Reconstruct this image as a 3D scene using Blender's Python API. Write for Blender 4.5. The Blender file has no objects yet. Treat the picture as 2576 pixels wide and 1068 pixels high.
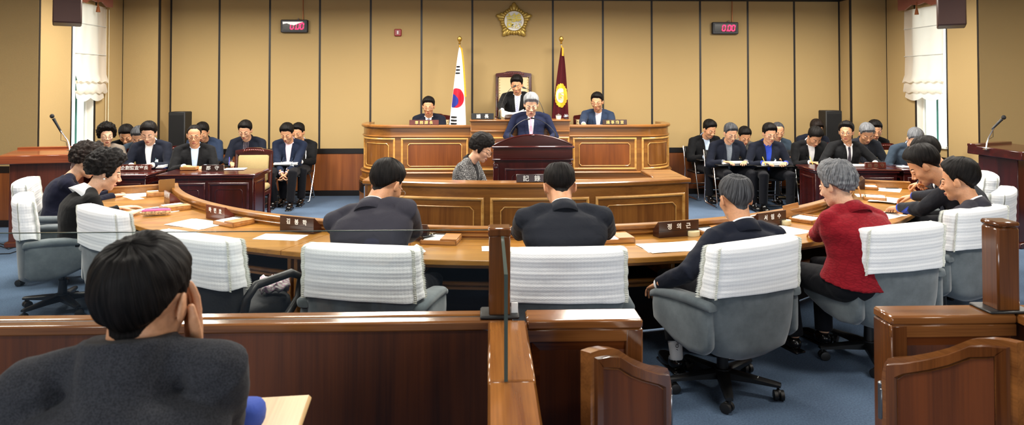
import bpy, math, random
from math import sin, cos, pi, radians, sqrt, atan2
from mathutils import Vector, Matrix, Quaternion, noise
from mathutils.bvhtree import BVHTree
random.seed(7)
V = Vector
scene = bpy.context.scene
COL = scene.collection
# ---------------------------------------------------------------- camera model (used to read positions off the photo)
FPX, HC, YAW, PIT = 1717.0, 1.82, 0.034, math.atan(36/1717.0)
CX, CY = 1288.0, 181.0
def ray(px, py):
    d = V(((px-CX)/FPX, 1.0, -(py-CY)/FPX))
    d = Matrix.Rotation(PIT, 3, 'X') @ d
    return Matrix.Rotation(-YAW, 3, 'Z') @ d
def atz(px, py, z):
    d = ray(px, py); t = (z-HC)/d.z
    return V((d.x*t, d.y*t, z))
def aty(px, py, y):
    d = ray(px, py); t = y/d.y
    return V((d.x*t, y, HC+d.z*t))
def atr(px, py, dep):               # at distance dep along the camera's axis
    d = ray(px, py)
    return V((d.x*dep, d.y*dep, HC+d.z*dep))
# ---------------------------------------------------------------- materials
MATS = {}
def srgb(c):
    if isinstance(c, str):
        c = c.lstrip('#'); c = [int(c[i:i+2], 16)/255 for i in (0, 2, 4)]
    return tuple(((x/12.92) if x <= 0.04045 else ((x+0.055)/1.055)**2.4) for x in c)
def newmat(name):
    m = bpy.data.materials.new(name); m.use_nodes = True
    nt = m.node_tree; b = nt.nodes['Principled BSDF']
    return m, nt, b
def plain(name, col, rough=0.6, metal=0.0, bump=0.0, bscale=60, coat=0.0, var=0.0, sheen=0.0, emit=0.0, spec=0.5):
    if name in MATS: return MATS[name]
    m, nt, b = newmat(name); c = srgb(col)
    b.inputs['Base Color'].default_value = (*c, 1)
    b.inputs['Roughness'].default_value = rough
    b.inputs['Metallic'].default_value = metal
    b.inputs['Coat Weight'].default_value = coat
    b.inputs['Specular IOR Level'].default_value = spec
    if sheen: b.inputs['Sheen Weight'].default_value = sheen
    if emit:
        b.inputs['Emission Color'].default_value = (*c, 1); b.inputs['Emission Strength'].default_value = emit
    tc = nt.nodes.new('ShaderNodeTexCoord')
    n = nt.nodes.new('ShaderNodeTexNoise'); n.inputs['Scale'].default_value = bscale; n.inputs['Detail'].default_value = 3
    nt.links.new(tc.outputs['Object'], n.inputs['Vector'])
    if bump:
        bp = nt.nodes.new('ShaderNodeBump'); bp.inputs['Strength'].default_value = bump; bp.inputs['Distance'].default_value = 0.01
        nt.links.new(n.outputs['Fac'], bp.inputs['Height']); nt.links.new(bp.outputs['Normal'], b.inputs['Normal'])
    if var:
        r = nt.nodes.new('ShaderNodeValToRGB')
        r.color_ramp.elements[0].position = .3; r.color_ramp.elements[1].position = .7
        r.color_ramp.elements[0].color = (*[x*(1-var) for x in c], 1); r.color_ramp.elements[1].color = (*[min(1, x*(1+var)) for x in c], 1)
        nt.links.new(n.outputs['Fac'], r.inputs['Fac']); nt.links.new(r.outputs['Color'], b.inputs['Base Color'])
    MATS[name] = m
    return m
def wood(name, c1, c2, axis='x', scale=1.0, rough=0.35, coat=0.25, c3=None):
    """grain lines run along axis"""
    if name in MATS: return MATS[name]
    m, nt, b = newmat(name); N = nt.nodes; L = nt.links
    tc = N.new('ShaderNodeTexCoord'); mp = N.new('ShaderNodeMapping')
    s = [14*scale]*3; s['xyz'.index(axis)] = 0.9*scale
    mp.inputs['Scale'].default_value = s
    L.new(tc.outputs['Object'], mp.inputs['Vector'])
    n1 = N.new('ShaderNodeTexNoise'); n1.inputs['Scale'].default_value = 1.0; n1.inputs['Detail'].default_value = 5; n1.inputs['Distortion'].default_value = 0.6
    L.new(mp.outputs['Vector'], n1.inputs['Vector'])
    mp2 = N.new('ShaderNodeMapping'); s2 = [150*scale]*3; s2['xyz'.index(axis)] = 3*scale
    mp2.inputs['Scale'].default_value = s2; L.new(tc.outputs['Object'], mp2.inputs['Vector'])
    n2 = N.new('ShaderNodeTexNoise'); n2.inputs['Scale'].default_value = 1.0; n2.inputs['Detail'].default_value = 2
    L.new(mp2.outputs['Vector'], n2.inputs['Vector'])
    mx = N.new('ShaderNodeMath'); mx.operation = 'MULTIPLY_ADD'; mx.inputs[1].default_value = 0.35
    L.new(n2.outputs['Fac'], mx.inputs[0]); L.new(n1.outputs['Fac'], mx.inputs[2])
    r = N.new('ShaderNodeValToRGB'); e = r.color_ramp.elements
    e[0].position = .42; e[0].color = (*srgb(c1), 1); e[1].position = .88; e[1].color = (*srgb(c2), 1)
    L.new(mx.outputs[0], r.inputs['Fac']); L.new(r.outputs['Color'], b.inputs['Base Color'])
    b.inputs['Roughness'].default_value = rough; b.inputs['Coat Weight'].default_value = coat
    b.inputs['Coat Roughness'].default_value = 0.12
    bp = N.new('ShaderNodeBump'); bp.inputs['Strength'].default_value = 0.06; bp.inputs['Distance'].default_value = 0.002
    L.new(n2.outputs['Fac'], bp.inputs['Height']); L.new(bp.outputs['Normal'], b.inputs['Normal'])
    MATS[name] = m
    return m
# ---------------------------------------------------------------- mesh collector
class M:
    def __init__(s): s.v = []; s.f = []; s.mi = []; s.uv = {}
    def add(s, vs, fs, mi=0):
        o = len(s.v); s.v += [tuple(v) for v in vs]
        for f in fs: s.f.append(tuple(i+o for i in f)); s.mi.append(mi)
        return o
    def box(s, c, d, bev=0.0, rot=None, mi=0):
        hx, hy, hz = d[0]/2, d[1]/2, d[2]/2; b = min(bev, hx*.9, hy*.9, hz*.9); c = V(c)
        if b <= 0:
            vs = [V((x*hx, y*hy, z*hz)) for x in (-1, 1) for y in (-1, 1) for z in (-1, 1)]
            fs = [(0, 1, 3, 2), (4, 6, 7, 5), (0, 4, 5, 1), (2, 3, 7, 6), (0, 2, 6, 4), (1, 5, 7, 3)]
        else:
            vs = []; idx = {}
            for x in (-1, 1):
                for y in (-1, 1):
                    for z in (-1, 1):
                        for k in range(3):
                            p = [x*(hx-b), y*(hy-b), z*(hz-b)]; p[k] = (x, y, z)[k]*(hx, hy, hz)[k]
                            idx[(x, y, z, k)] = len(vs); vs.append(V(p))
            fs = []
            for k in range(3):
                a, c2 = [(1, 2), (2, 0), (0, 1)][k]
                for sg in (-1, 1):
                    q = []
                    for (u, w) in ((-1, -1), (1, -1), (1, 1), (-1, 1)):
                        t = [0, 0, 0]; t[k] = sg; t[a] = u; t[c2] = w
                        q.append(idx[(t[0], t[1], t[2], k)])
                    fs.append(tuple(q if sg > 0 else q[::-1]))
            for k in range(3):      # edges along axis k
                a, c2 = [(1, 2), (2, 0), (0, 1)][k]
                for u in (-1, 1):
                    for w in (-1, 1):
                        t0 = [0, 0, 0]; t0[k] = -1; t0[a] = u; t0[c2] = w; t1 = list(t0); t1[k] = 1
                        q = [idx[(*t0, a)], idx[(*t0, c2)], idx[(*t1, c2)], idx[(*t1, a)]]
                        fs.append(tuple(q if u*w < 0 else q[::-1]))
            for x in (-1, 1):
                for y in (-1, 1):
                    for z in (-1, 1):
                        q = [idx[(x, y, z, k)] for k in range(3)]
                        fs.append(tuple(q if x*y*z > 0 else q[::-1]))
        if rot is not None: vs = [rot @ v for v in vs]
        s.add([v+c for v in vs], fs, mi)
        return s
    def loft(s, rings, cap=True, mi=0, closed=False):
        n = len(rings[0]); vs = [p for r in rings for p in r]; fs = []
        m = len(rings)
        for i in range(m if closed else m-1):
            j = (i+1) % m
            for k in range(n):
                k2 = (k+1) % n
                fs.append((i*n+k, i*n+k2, j*n+k2, j*n+k))
        if cap and not closed:
            fs.append(tuple(range(n))[::-1]); fs.append(tuple((m-1)*n+k for k in range(n)))
        s.add(vs, fs, mi); return s
    def tube(s, pts, r, seg=8, mi=0, closed=False, cap=True, flat=1.0, up=None):
        pts = [V(p) for p in pts]; n = len(pts); rs = r if isinstance(r, (list, tuple)) else [r]*n
        T = []
        for i in range(n):
            a = pts[(i-1) % n] if (closed or i > 0) else pts[i]; b = pts[(i+1) % n] if (closed or i < n-1) else pts[i]
            t = (b-a); T.append(t.normalized() if t.length > 1e-9 else V((0, 0, 1)))
        u = V(up) if up is not None else (V((0, 0, 1)) if abs(T[0].z) < .9 else V((1, 0, 0)))
        rings = []
        for i in range(n):
            t = T[i]; u = (u - t*u.dot(t))
            if u.length < 1e-6: u = t.orthogonal()
            u.normalize(); w = t.cross(u)
            rings.append([pts[i] + (u*cos(2*pi*k/seg)*flat + w*sin(2*pi*k/seg))*rs[i] for k in range(seg)])
        s.loft(rings, cap, mi, closed); return s
    def cyl(s, a, b, r0, r1=None, seg=16, mi=0):
        return s.tube([a, b], [r0, r0 if r1 is None else r1], seg, mi)
    def lathe(s, prof, c=(0, 0, 0), seg=20, mi=0, rot=None):
        c = V(c); rings = []
        for (r, z) in prof:
            ring = [V((max(r, 1e-4)*cos(2*pi*k/seg), max(r, 1e-4)*sin(2*pi*k/seg), z)) for k in range(seg)]
            if rot is not None: ring = [rot @ p for p in ring]
            rings.append([p+c for p in ring])
        return s.loft(rings, True, mi)
    def ell(s, c, r, rot=None, seg=16, rings=10, mi=0, e=1.0):
        c = V(c)
        def sp(x): return math.copysign(abs(x)**e, x)
        R = []
        for i in range(rings+1):
            th = -pi/2 + pi*i/rings; ct, st = max(cos(th), 1e-3), sin(th)
            R.append([V((r[0]*sp(ct)*sp(cos(2*pi*k/seg)), r[1]*sp(ct)*sp(sin(2*pi*k/seg)), r[2]*sp(st))) for k in range(seg)])
        if rot is not None: R = [[rot @ p for p in q] for q in R]
        return s.loft([[p+c for p in q] for q in R], True, mi)
    def prism(s, poly, a, b, fn=None, mi=0):
        """poly in (u,v); extruded from a to b with fn(u,v,w)->3D"""
        fn = fn or (lambda u, v, w: (u, v, w)); n = len(poly)
        vs = [fn(u, v, a) for u, v in poly] + [fn(u, v, b) for u, v in poly]
        fs = [tuple(range(n))[::-1], tuple(range(n, 2*n))] + [(k, (k+1) % n, n+(k+1) % n, n+k) for k in range(n)]
        s.add(vs, fs, mi); return s
    def xf(s, mat):
        s.v = [tuple(mat @ V(v)) for v in s.v]; return s
    def join(s, o, mat=None):
        s.add([(mat @ V(v)) if mat is not None else v for v in o.v], [], 0)
        off = len(s.v)-len(o.v)
        for f, m in zip(o.f, o.mi): s.f.append(tuple(i+off for i in f)); s.mi.append(m)
        return s
    def mesh(s, name, mats, smooth=40):
        me = bpy.data.meshes.new(name); me.from_pydata(s.v, [], s.f); me.validate()
        for m in (mats if isinstance(mats, (list, tuple)) else [mats]): me.materials.append(m)
        if any(s.mi) and len(me.polygons) == len(s.mi): me.polygons.foreach_set('material_index', s.mi)
        import bmesh
        bm = bmesh.new(); bm.from_mesh(me); bmesh.ops.recalc_face_normals(bm, faces=bm.faces); bm.to_mesh(me); bm.free()
        if smooth:
            me.shade_smooth()
            if smooth < 180: me.set_sharp_from_angle(angle=radians(smooth))
        return me
def link(name, data, parent=None):
    o = bpy.data.objects.new(name, data); COL.objects.link(o)
    if parent is not None: o.parent = parent
    return o
def setp(o, label=None, cat=None, group=None, kind=None):
    if label: o['label'] = label
    if cat: o['category'] = cat
    if group: o['group'] = group
    if kind: o['kind'] = kind
    return o
def part(parent, name, mb, mat, smooth=40, label=None):
    o = link(name, mb.mesh(name, mat, smooth), parent)
    if label: o['label'] = label
    return o
def thing(name, label, cat, loc=(0, 0, 0), rz=0.0, group=None):
    o = link(name, None); o.empty_display_size = .05
    o.location = loc; o.rotation_euler = (0, 0, rz)
    return setp(o, label, cat, group)
def single(name, mb, mat, label, cat, loc=(0, 0, 0), rz=0.0, group=None, smooth=40):
    o = link(name, mb.mesh(name, mat, smooth)); o.location = loc; o.rotation_euler = (0, 0, rz)
    return setp(o, label, cat, group)
def struct(name, mb, mat, smooth=40, parent=None):
    o = link(name, mb.mesh(name, mat, smooth), parent)
    if parent is None: o['kind'] = 'structure'
    return o
def copytree(o, label=None, group=None, parent=None):
    c = o.copy(); COL.objects.link(c)
    if parent is not None:
        c.parent = parent; c.matrix_parent_inverse = o.matrix_parent_inverse.copy()
    if label: c['label'] = label
    if group: c['group'] = group
    for ch in list(o.children): copytree(ch, None, None, c)
    return c
# moulding bead along a closed polyline mapped onto a surface S(u,z,d)
def bead(mb, S, pts, w=.02, d=.012, closed=True, step=.12, mi=0):
    n = len(pts)
    def off(k):
        p = V((*pts[k], 0)); a = V((*pts[(k-1) % n], 0)) if closed or k > 0 else None; b = V((*pts[(k+1) % n], 0)) if closed or k < n-1 else None
        d1 = (p-a).normalized() if a is not None else (b-p).normalized(); d2 = (b-p).normalized() if b is not None else d1
        n1 = V((-d1.y, d1.x, 0)); n2 = V((-d2.y, d2.x, 0)); m = (n1+n2).normalized(); return m/max(m.dot(n1), .3)
    O = [off(k) for k in range(n)]; rings = []
    for k in range(n if closed else n-1):
        k2 = (k+1) % n; p, q = V((*pts[k], 0)), V((*pts[k2], 0)); m = max(1, int((q-p).length/step))
        for j in range(m if (closed or k < n-2) else m+1):
            t = j/m; c = p.lerp(q, t); o = O[k].lerp(O[k2], t)
            rr = []
            for (a, h) in ((-.5, -.004), (-.5, d*.6), (-.15, d), (.15, d), (.5, d*.6), (.5, -.004)):
                x = c+o*(a*w); rr.append(S(x.x, x.y, h))
            rings.append(rr)
    mb.loft(rings, not closed, mi, closed)
def cutrect(u0, u1, z0, z1, c=0.0):
    if c <= 0: return [(u0, z0), (u1, z0), (u1, z1), (u0, z1)]
    return [(u0+c, z0), (u1-c, z0), (u1, z0+c), (u1, z1-c), (u1-c, z1), (u0+c, z1), (u0, z1-c), (u0, z0+c)]
def planeS(y, x0=0, sgn=-1):       # a frontal plane at y, facing -y
    return lambda u, z, d: (x0+u, y+sgn*d, z)
def text_obj(name, body, size, mat, parent=None, extrude=.0015, offset=0.0, loc=(0, 0, 0), rot=None, shear=0, spacing=1.0, sx=1.0):
    cu = bpy.data.curves.new(name, 'FONT'); cu.body = body; cu.size = size; cu.extrude = extrude; cu.offset = offset
    cu.align_x = 'CENTER'; cu.align_y = 'CENTER'; cu.space_character = spacing; cu.shear = shear; cu.resolution_u = 3
    t = bpy.data.objects.new('tmp', cu); COL.objects.link(t)
    dg = bpy.context.evaluated_depsgraph_get(); dg.update()
    me = bpy.data.meshes.new_from_object(t.evaluated_get(dg)); bpy.data.objects.remove(t); 
    me.materials.clear(); me.materials.append(mat)
    # recentre vertically on glyph bounds
    if len(me.vertices):
        ys = [v.co.y for v in me.vertices]; xs = [v.co.x for v in me.vertices]
        cy, cx = (max(ys)+min(ys))/2, (max(xs)+min(xs))/2
        for v in me.vertices: v.co.y -= cy; v.co.x = (v.co.x-cx)*sx
    o = link(name, me, parent); o.location = loc
    if rot is not None: o.rotation_euler = rot
    return o
# ================================================================ camera
cam = bpy.data.cameras.new('camera'); camo = link('camera', cam)
cam.sensor_width = 36; cam.lens = FPX/2576*36; cam.shift_y = -(534-CY)/2576; cam.shift_x = 0
cam.clip_start = .05; cam.clip_end = 100
camo.location = (0, 0, HC); camo.rotation_euler = (pi/2+PIT, 0, -YAW)
cam.dof.use_dof = True; cam.dof.focus_distance = 7.5; cam.dof.aperture_fstop = 5.0
scene.camera = camo
scene.view_settings.view_transform = 'Standard'; scene.view_settings.exposure = 0.0
scene.cycles.use_denoising = True
scene.cycles.use_adaptive_sampling = True; scene.cycles.adaptive_threshold = .02
scene.cycles.max_bounces = 7; scene.cycles.diffuse_bounces = 3; scene.cycles.glossy_bounces = 3; scene.cycles.transmission_bounces = 8; scene.cycles.transparent_max_bounces = 12
scene.cycles.caustics_reflective = False; scene.cycles.caustics_refractive = False
scene.cycles.sample_clamp_indirect = 8
# ================================================================ materials
m_fab = plain('wall fabric', '#AC9263', .9, bump=.25, bscale=260, var=.06)
nt = m_fab.node_tree
m_seam = plain('dark seam', '#1B1614', .5)
m_rail = plain('black rail', '#15110F', .35)
m_wains = wood('wainscot', '#6C391C', '#935529', 'z', .8, .35, .3)
m_frame_w = plain('window frame', '#EDEFEA', .4)
m_blind = None
def carpet():
    m, nt, b = newmat('carpet'); N = nt.nodes; L = nt.links
    tc = N.new('ShaderNodeTexCoord')
    n = N.new('ShaderNodeTexNoise'); n.inputs['Scale'].default_value = 90; n.inputs['Detail'].default_value = 4; n.inputs['Roughness'].default_value = .7
    n2 = N.new('ShaderNodeTexNoise'); n2.inputs['Scale'].default_value = 2.2; n2.inputs['Detail'].default_value = 3
    L.new(tc.outputs['Object'], n.inputs['Vector']); L.new(tc.outputs['Object'], n2.inputs['Vector'])
    a = N.new('ShaderNodeMath'); a.operation = 'MULTIPLY_ADD'; a.inputs[1].default_value = .45
    L.new(n2.outputs['Fac'], a.inputs[0]); L.new(n.outputs['Fac'], a.inputs[2])
    r = N.new('ShaderNodeValToRGB'); e = r.color_ramp.elements
    e[0].position = .45; e[0].color = (*srgb('#334259'), 1); e[1].position = .98; e[1].color = (*srgb('#566D88'), 1)
    L.new(a.outputs[0], r.inputs['Fac']); L.new(r.outputs['Color'], b.inputs['Base Color'])
    b.inputs['Roughness'].default_value = .95
    bp = N.new('ShaderNodeBump'); bp.inputs['Strength'].default_value = .6; bp.inputs['Distance'].default_value = .006
    L.new(n.outputs['Fac'], bp.inputs['Height']); L.new(bp.outputs['Normal'], b.inputs['Normal'])
    return m
m_carpet = carpet()
m_ceil = plain('ceiling board', '#C9C6BC', .9, bump=.1, bscale=120)
CEIL = 3.27
YB = 11.5
def rx(px): d = ray(px, 217); return d.x/d.y
XL = rx(427)*YB; YJ = XL/rx(401); XLL = rx(308)*YJ; YF = XLL/rx(96)
XR = rx(2114)*YB; YJR = XR/rx(2140); XRR = rx(2231)*YJR; YFR = XRR/rx(2464)
RAIL0, RAIL1 = .70, .785
# floor, ceiling
mb = M(); mb.box((0.2, 4.5, -.05), (17, 15.5, .1)); struct('floor', mb, m_carpet)
mb = M(); mb.box((0.2, 4.5, CEIL+.25), (17, 15.5, .1)); struct('ceiling', mb, m_ceil)
def wallrun(name, a, b, seams, win=None, th=.15, seamw=.016, ext=(.08, .08)):
    """a,b: (x,y) ends; interior on the left of a->b. seams: distances along. win=(s0,s1,z0,z1)"""
    a = V((*a, 0)); b = V((*b, 0)); L = (b-a).length; d = (b-a).normalized(); n = V((-d.y, d.x, 0))   # n to the left = interior
    R = Matrix((d, -n, V((0, 0, 1)))).transposed()
    def P(s, z, o): return a+d*s+n*o+V((0, 0, z))
    def slab(mbx, s0, s1, z0, z1, o0, o1, bev=0): mbx.box(P((s0+s1)/2, (z0+z1)/2, (o0+o1)/2), (s1-s0, abs(o1-o0), z1-z0), bev, R)
    TOP = CEIL+.2; E0, E1 = ext
    mb = M()
    if win: 
        s0, s1, z0, z1 = win
        slab(mb, -E0, s0, RAIL1, TOP, -th, 0); slab(mb, s1, L+E1, RAIL1, TOP, -th, 0)
        slab(mb, s0, s1, RAIL1, z0, -th, 0); slab(mb, s0, s1, z1, TOP, -th, 0)
    else: slab(mb, -E0, L+E1, RAIL1, TOP, -th, 0)
    w = struct(name, mb, m_fab)
    mb = M(); slab(mb, -E0, L+E1, 0, RAIL0, -th, -.001)
    struct('wainscot', mb, m_wains, parent=w)
    mb = M()
    k = .38
    while k < L:
        slab(mb, k-.003, k+.003, .1, RAIL0, -.006, -.002); k += .46
    if mb.v: struct('wainscot_groove', mb, m_seam, parent=w)
    mb = M(); slab(mb, -max(E0, .011), L+max(E1, .011), RAIL0, RAIL1, -th, .012, .004); slab(mb, -max(E0,.013), L+max(E1,.013), 0, .09, -.01, .014, .003)
    struct('rail', mb, m_rail, parent=w)
    mb = M()
    for s in seams: slab(mb, s-seamw, s+seamw, RAIL1, TOP, -.01, .004)
    if mb.v: struct('seam_strip', mb, m_seam, parent=w)
    return P, R, w
seam_px = [551, 678, 804, 932, 1060, 1188, 1391, 1517, 1640, 1762, 1882, 1999]
P_b, R_b, wb = wallrun('wall_back', (XR, YB), (XL, YB), [XR-rx(p)*YB for p in seam_px]+[.012, XR-XL-.012])
wallrun('wall_back_return_left', (XL, YB), (XL, YJ), [YB-YJ-.012], seamw=.011, ext=(.08, -.003))
wallrun('wall_front_facing_left', (XL, YJ), (XLL, YJ), [.012], seamw=.012, ext=(-.003, .08))
WY0, WY1 = XLL/rx(181), XLL/rx(238)
P_l, R_l, wl = wallrun('wall_left', (XLL, YJ), (XLL, YF), [.0, YJ-WY0+.015, YJ-WY1-.01, YJ-YF-.016], win=(YJ-WY1, YJ-WY0, .93, 3.0), seamw=.014, ext=(.08, -.003))
wallrun('wall_side_left', (XLL, YF), (-8, YF), [], seamw=.02, ext=(-.003, .08))
wallrun('wall_back_return_right', (XR, YJR), (XR, YB), [.012], seamw=.011, ext=(-.003, .08))
wallrun('wall_front_facing_right', (XRR, YJR), (XR, YJR), [XRR-XR-.012], seamw=.012, ext=(.08, -.003))
WZ0, WZ1 = XRR/rx(2381), XRR/rx(2304)
P_r, R_r, wr = wallrun('wall_right', (XRR, YFR), (XRR, YJR), [.016, WZ0-YFR-.015, WZ1-YFR+.01, YJR-YFR], win=(WZ0-YFR, WZ1-YFR, .93, 3.0), seamw=.014, ext=(-.003, .08))
wallrun('wall_side_right', (8.4, YFR), (XRR, YFR), [], seamw=.02, ext=(.08, -.003))
# rear part of the room (behind and beside the camera)
wallrun('wall_left_rear', (-8, YF), (-8, -3), [])
wallrun('wall_right_rear', (8.4, -3), (8.4, YFR), [])
wallrun('wall_rear', (-8, -3), (8.4, -3), [])
# crown trim
mb = M()
def crown(a, b):
    a = V((*a, CEIL)); b = V((*b, CEIL)); d = (b-a).normalized(); n = V((-d.y, d.x, 0))
    mb.box((a+b)/2+n*.02+V((0, 0, .025)), ((b-a).length+.04, .045, .05), .004, Matrix((d, -n, V((0, 0, 1)))).transposed())
for a, b in (((XR, YB), (XL, YB)), ((XL, YB), (XL, YJ)), ((XL, YJ), (XLL, YJ)), ((XLL, YJ), (XLL, YF)), ((XR, YJR), (XR, YB)), ((XRR, YJR), (XR, YJR)), ((XRR, YFR), (XRR, YJR)), ((XLL, YF), (-8, YF)), ((8.4, YFR), (XRR, YFR))):
    crown(a, b)
struct('trim_1', mb, m_rail)
mb = M(); mb.box((0.2, 4.5, CEIL+.1), (17, 15.5, .06)); o = struct('ceiling_board', mb, m_ceil)
# ---------------------------------------------------------------- windows, blinds
def blindmat():
    m, nt, b = newmat('blind cloth'); N = nt.nodes; L = nt.links
    out = N['Material Output']; tr = N.new('ShaderNodeBsdfTranslucent'); mx = N.new('ShaderNodeMixShader')
    tr.inputs['Color'].default_value = (*srgb('#FFF6E4'), 1); b.inputs['Base Color'].default_value = (*srgb('#F4F0E6'), 1); b.inputs['Roughness'].default_value = .9
    mx.inputs['Fac'].default_value = .55; L.new(b.outputs[0], mx.inputs[1]); L.new(tr.outputs[0], mx.inputs[2]); L.new(mx.outputs[0], out.inputs['Surface'])
    n = N.new('ShaderNodeTexNoise'); n.inputs['Scale'].default_value = 60; bp = N.new('ShaderNodeBump'); bp.inputs['Strength'].default_value = .2
    tc = N.new('ShaderNodeTexCoord'); L.new(tc.outputs['Object'], n.inputs['Vector']); L.new(n.outputs['Fac'], bp.inputs['Height']); L.new(bp.outputs['Normal'], b.inputs['Normal'])
    return m
m_blind = blindmat()
def archglass(name, tint=(.96, .98, .975)):
    m, nt, b = newmat(name); N = nt.nodes; L = nt.links; N.remove(b)
    t = N.new('ShaderNodeBsdfTransparent'); t.inputs[0].default_value = (*tint, 1); g = N.new('ShaderNodeBsdfGlossy'); g.inputs['Roughness'].default_value = .02
    f = N.new('ShaderNodeLayerWeight'); f.inputs['Blend'].default_value = .5; pw = N.new('ShaderNodeMath'); pw.operation = 'POWER'; pw.inputs[1].default_value = 4.5; L.new(f.outputs['Facing'], pw.inputs[0])
    ma = N.new('ShaderNodeMath'); ma.operation = 'MULTIPLY_ADD'; ma.inputs[1].default_value = .6; ma.inputs[2].default_value = .022; L.new(pw.outputs[0], ma.inputs[0]); mx = N.new('ShaderNodeMixShader')
    L.new(ma.outputs[0], mx.inputs['Fac']); L.new(t.outputs[0], mx.inputs[1]); L.new(g.outputs[0], mx.inputs[2]); L.new(mx.outputs[0], N['Material Output'].inputs['Surface'])
    MATS[name] = m; return m
m_glass = archglass('clear glass')
m_val = plain('valance velvet', '#8E4526', .8, bump=.3, sheen=.4)
m_gold = plain('brass', '#C9A24A', .3, .9)
def window(idx, P, R, s0, s1, far_hi, cordside, label_side):
    """P(s,z,o) wall mapping; far_hi: +1 when larger s is nearer the camera"""
    z0, z1 = .93, 3.0
    w = link('window_%d' % idx, None); w['kind'] = 'structure'
    def slab(mbx, a, b, c, d, o0, o1, bev=0): mbx.box(P((a+b)/2, (c+d)/2, (o0+o1)/2), (b-a, abs(o1-o0), d-c), bev, R)
    mb = M(); f = .022
    slab(mb, s0, s0+f, z0, z1, -.145, -.115, .004); slab(mb, s1-f, s1, z0, z1, -.145, -.115, .004); slab(mb, s0, s1, z1-f, z1, -.145, -.115, .004); slab(mb, s0-.01, s1+.01, z0-.02, z0+f, -.13, .03, .004)
    fr = struct('window_frame', mb, m_frame_w, parent=w)
    mb = M(); slab(mb, s0+f, s1-f, z0+f, z1-f, -.132, -.126); g = struct('window_pane', mb, m_glass, parent=w)
    mb = M(); slab(mb, s0, s0+.004, z0, z1, -.14, -.002); slab(mb, s1-.004, s1, z0, z1, -.14, -.002); slab(mb, s0, s1, z0, z0+.004, -.14, -.002); slab(mb, s0, s1, z1-.004, z1, -.14, -.002); struct('window_reveal', mb, plain('painted reveal', '#F3EDE2', .6), parent=w)
    m = (s0+s1)/2 + (-.05 if far_hi > 0 else .05)
    mb = M(); slab(mb, m-.007, m+.007, z0+f, z1-f, -.145, -.12, .002); struct('window_mullion', mb, plain('teal mullion', '#4E8F86', .3), parent=w)
    # blind : a thing hanging inside
    bs0, bs1 = (s0-.22, s1) if far_hi > 0 else (s0, s1+.22)
    T = thing('roman_blind', 'off-white roman blind half drawn up over the %s window' % label_side, 'blind')
    n = 24; mb = M()
    def prof(z_list):
        rings = []
        for (z, o) in z_list:
            row = []
            for k in range(n+1):
                s = bs0+(bs1-bs0)*k/n
                row.append(P(s, z+.012*sin(k*1.3+z*9)*(1 if z < 1.95 else .0), o+.006*sin(k*.9+z*20)))
            rings.append(row)
        return rings
    def sheet(zl, th=.004):
        A = prof(zl); vs = [p for r in A for p in r]; fs = []
        for i in range(len(A)-1):
            for k in range(n): fs.append((i*(n+1)+k, i*(n+1)+k+1, (i+1)*(n+1)+k+1, (i+1)*(n+1)+k))
        mb.add(vs, fs)
    sheet([(3.02, .03), (2.74, .035), (2.72, .04), (2.70, .035), (2.31, .035), (2.29, .04), (2.27, .035), (2.0, .045), (1.92, .075), (1.885, .08), (1.875, .05), (1.9, .03)])
    part(T, 'blind_cloth', mb, m_blind, 60)
    mb = M(); sheet([(1.9, .03), (1.86, .05), (1.74, .07), (1.72, .06), (1.725, .035)])
    part(T, 'lower_fold', mb, m_blind, 60)
    mb = M()
    rows = []
    for z, o in ((1.76, .03), (1.68, .045), (1.60, .05)):
        row = []
        for k in range(n+1):
            s = bs0+.06+(bs1-bs0-.08)*k/n
            zz = z - (abs(sin(pi*k/n*2))*.05 if z < 1.61 else 0)
            row.append(P(s, zz+ (.05 if z < 1.61 else 0), o))
        rows.append(row)
    vs = [p for r in rows for p in r]; fs = [(i*(n+1)+k, i*(n+1)+k+1, (i+1)*(n+1)+k+1, (i+1)*(n+1)+k) for i in range(2) for k in range(n)]
    mb.add(vs, fs); part(T, 'hem', mb, m_blind, 60)
    mb = M()
    for z in (2.72, 2.29): mb.tube([P(bs0+.005, z, .045), P(bs1-.005, z, .045)], .006, 6)
    part(T, 'batten', mb, plain('batten', '#BFC0BC', .5))
    # valance
    Tv = thing('valance', 'rust brown scalloped valance above the %s window' % label_side, 'valance')
    poly = [(bs0-.03, 3.2), (bs1+.03, 3.2)]
    for k in range(13):
        t = k/12; poly.append((bs1+.03-(bs1-bs0+.06)*t, 3.075-.07*abs(2*t-1)**1.2+.02*cos(t*6*pi)))
    mb = M(); mb.prism(poly, .095, .12, lambda u, v, w_: P(u, v, w_)); part(Tv, 'valance_cloth', mb, m_val)
    mc = (bs0+bs1)/2; tp = M(); tp.tube([P(mc, 3.1, .13), P(mc, 3.02, .13)], .005, 6); tp.lathe([(.003, 0), (.016, -.02), (.010, -.035), (.018, -.045), (.03, -.12), (.004, -.122)], P(mc, 3.03, .13), 12)
    part(Tv, 'tassel', tp, plain('tassel', '#8A4A1C', .7))
    if cordside:
        e = bs0 if far_hi > 0 else bs1
        sg = -1 if far_hi > 0 else 1
        tc = M(); tc.tube([P(e+sg*.03, 3.0, .02), P(e+sg*.03, 1.2, .03), P(e+sg*.06, 1.12, .03), P(e+sg*.10, 1.2, .03), P(e+sg*.11, 3.0, .02)], .005, 6)
        single('blind_cord', tc, plain('cord', '#D9CFB4', .6), 'white pull cord hanging beside the %s window blind' % label_side, 'cord')
window(1, P_l, R_l, YJ-WY1, YJ-WY0, 1, True, 'left')
window(2, P_r, R_r, WZ0-YFR, WZ1-YFR, -1, False, 'right')
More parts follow.
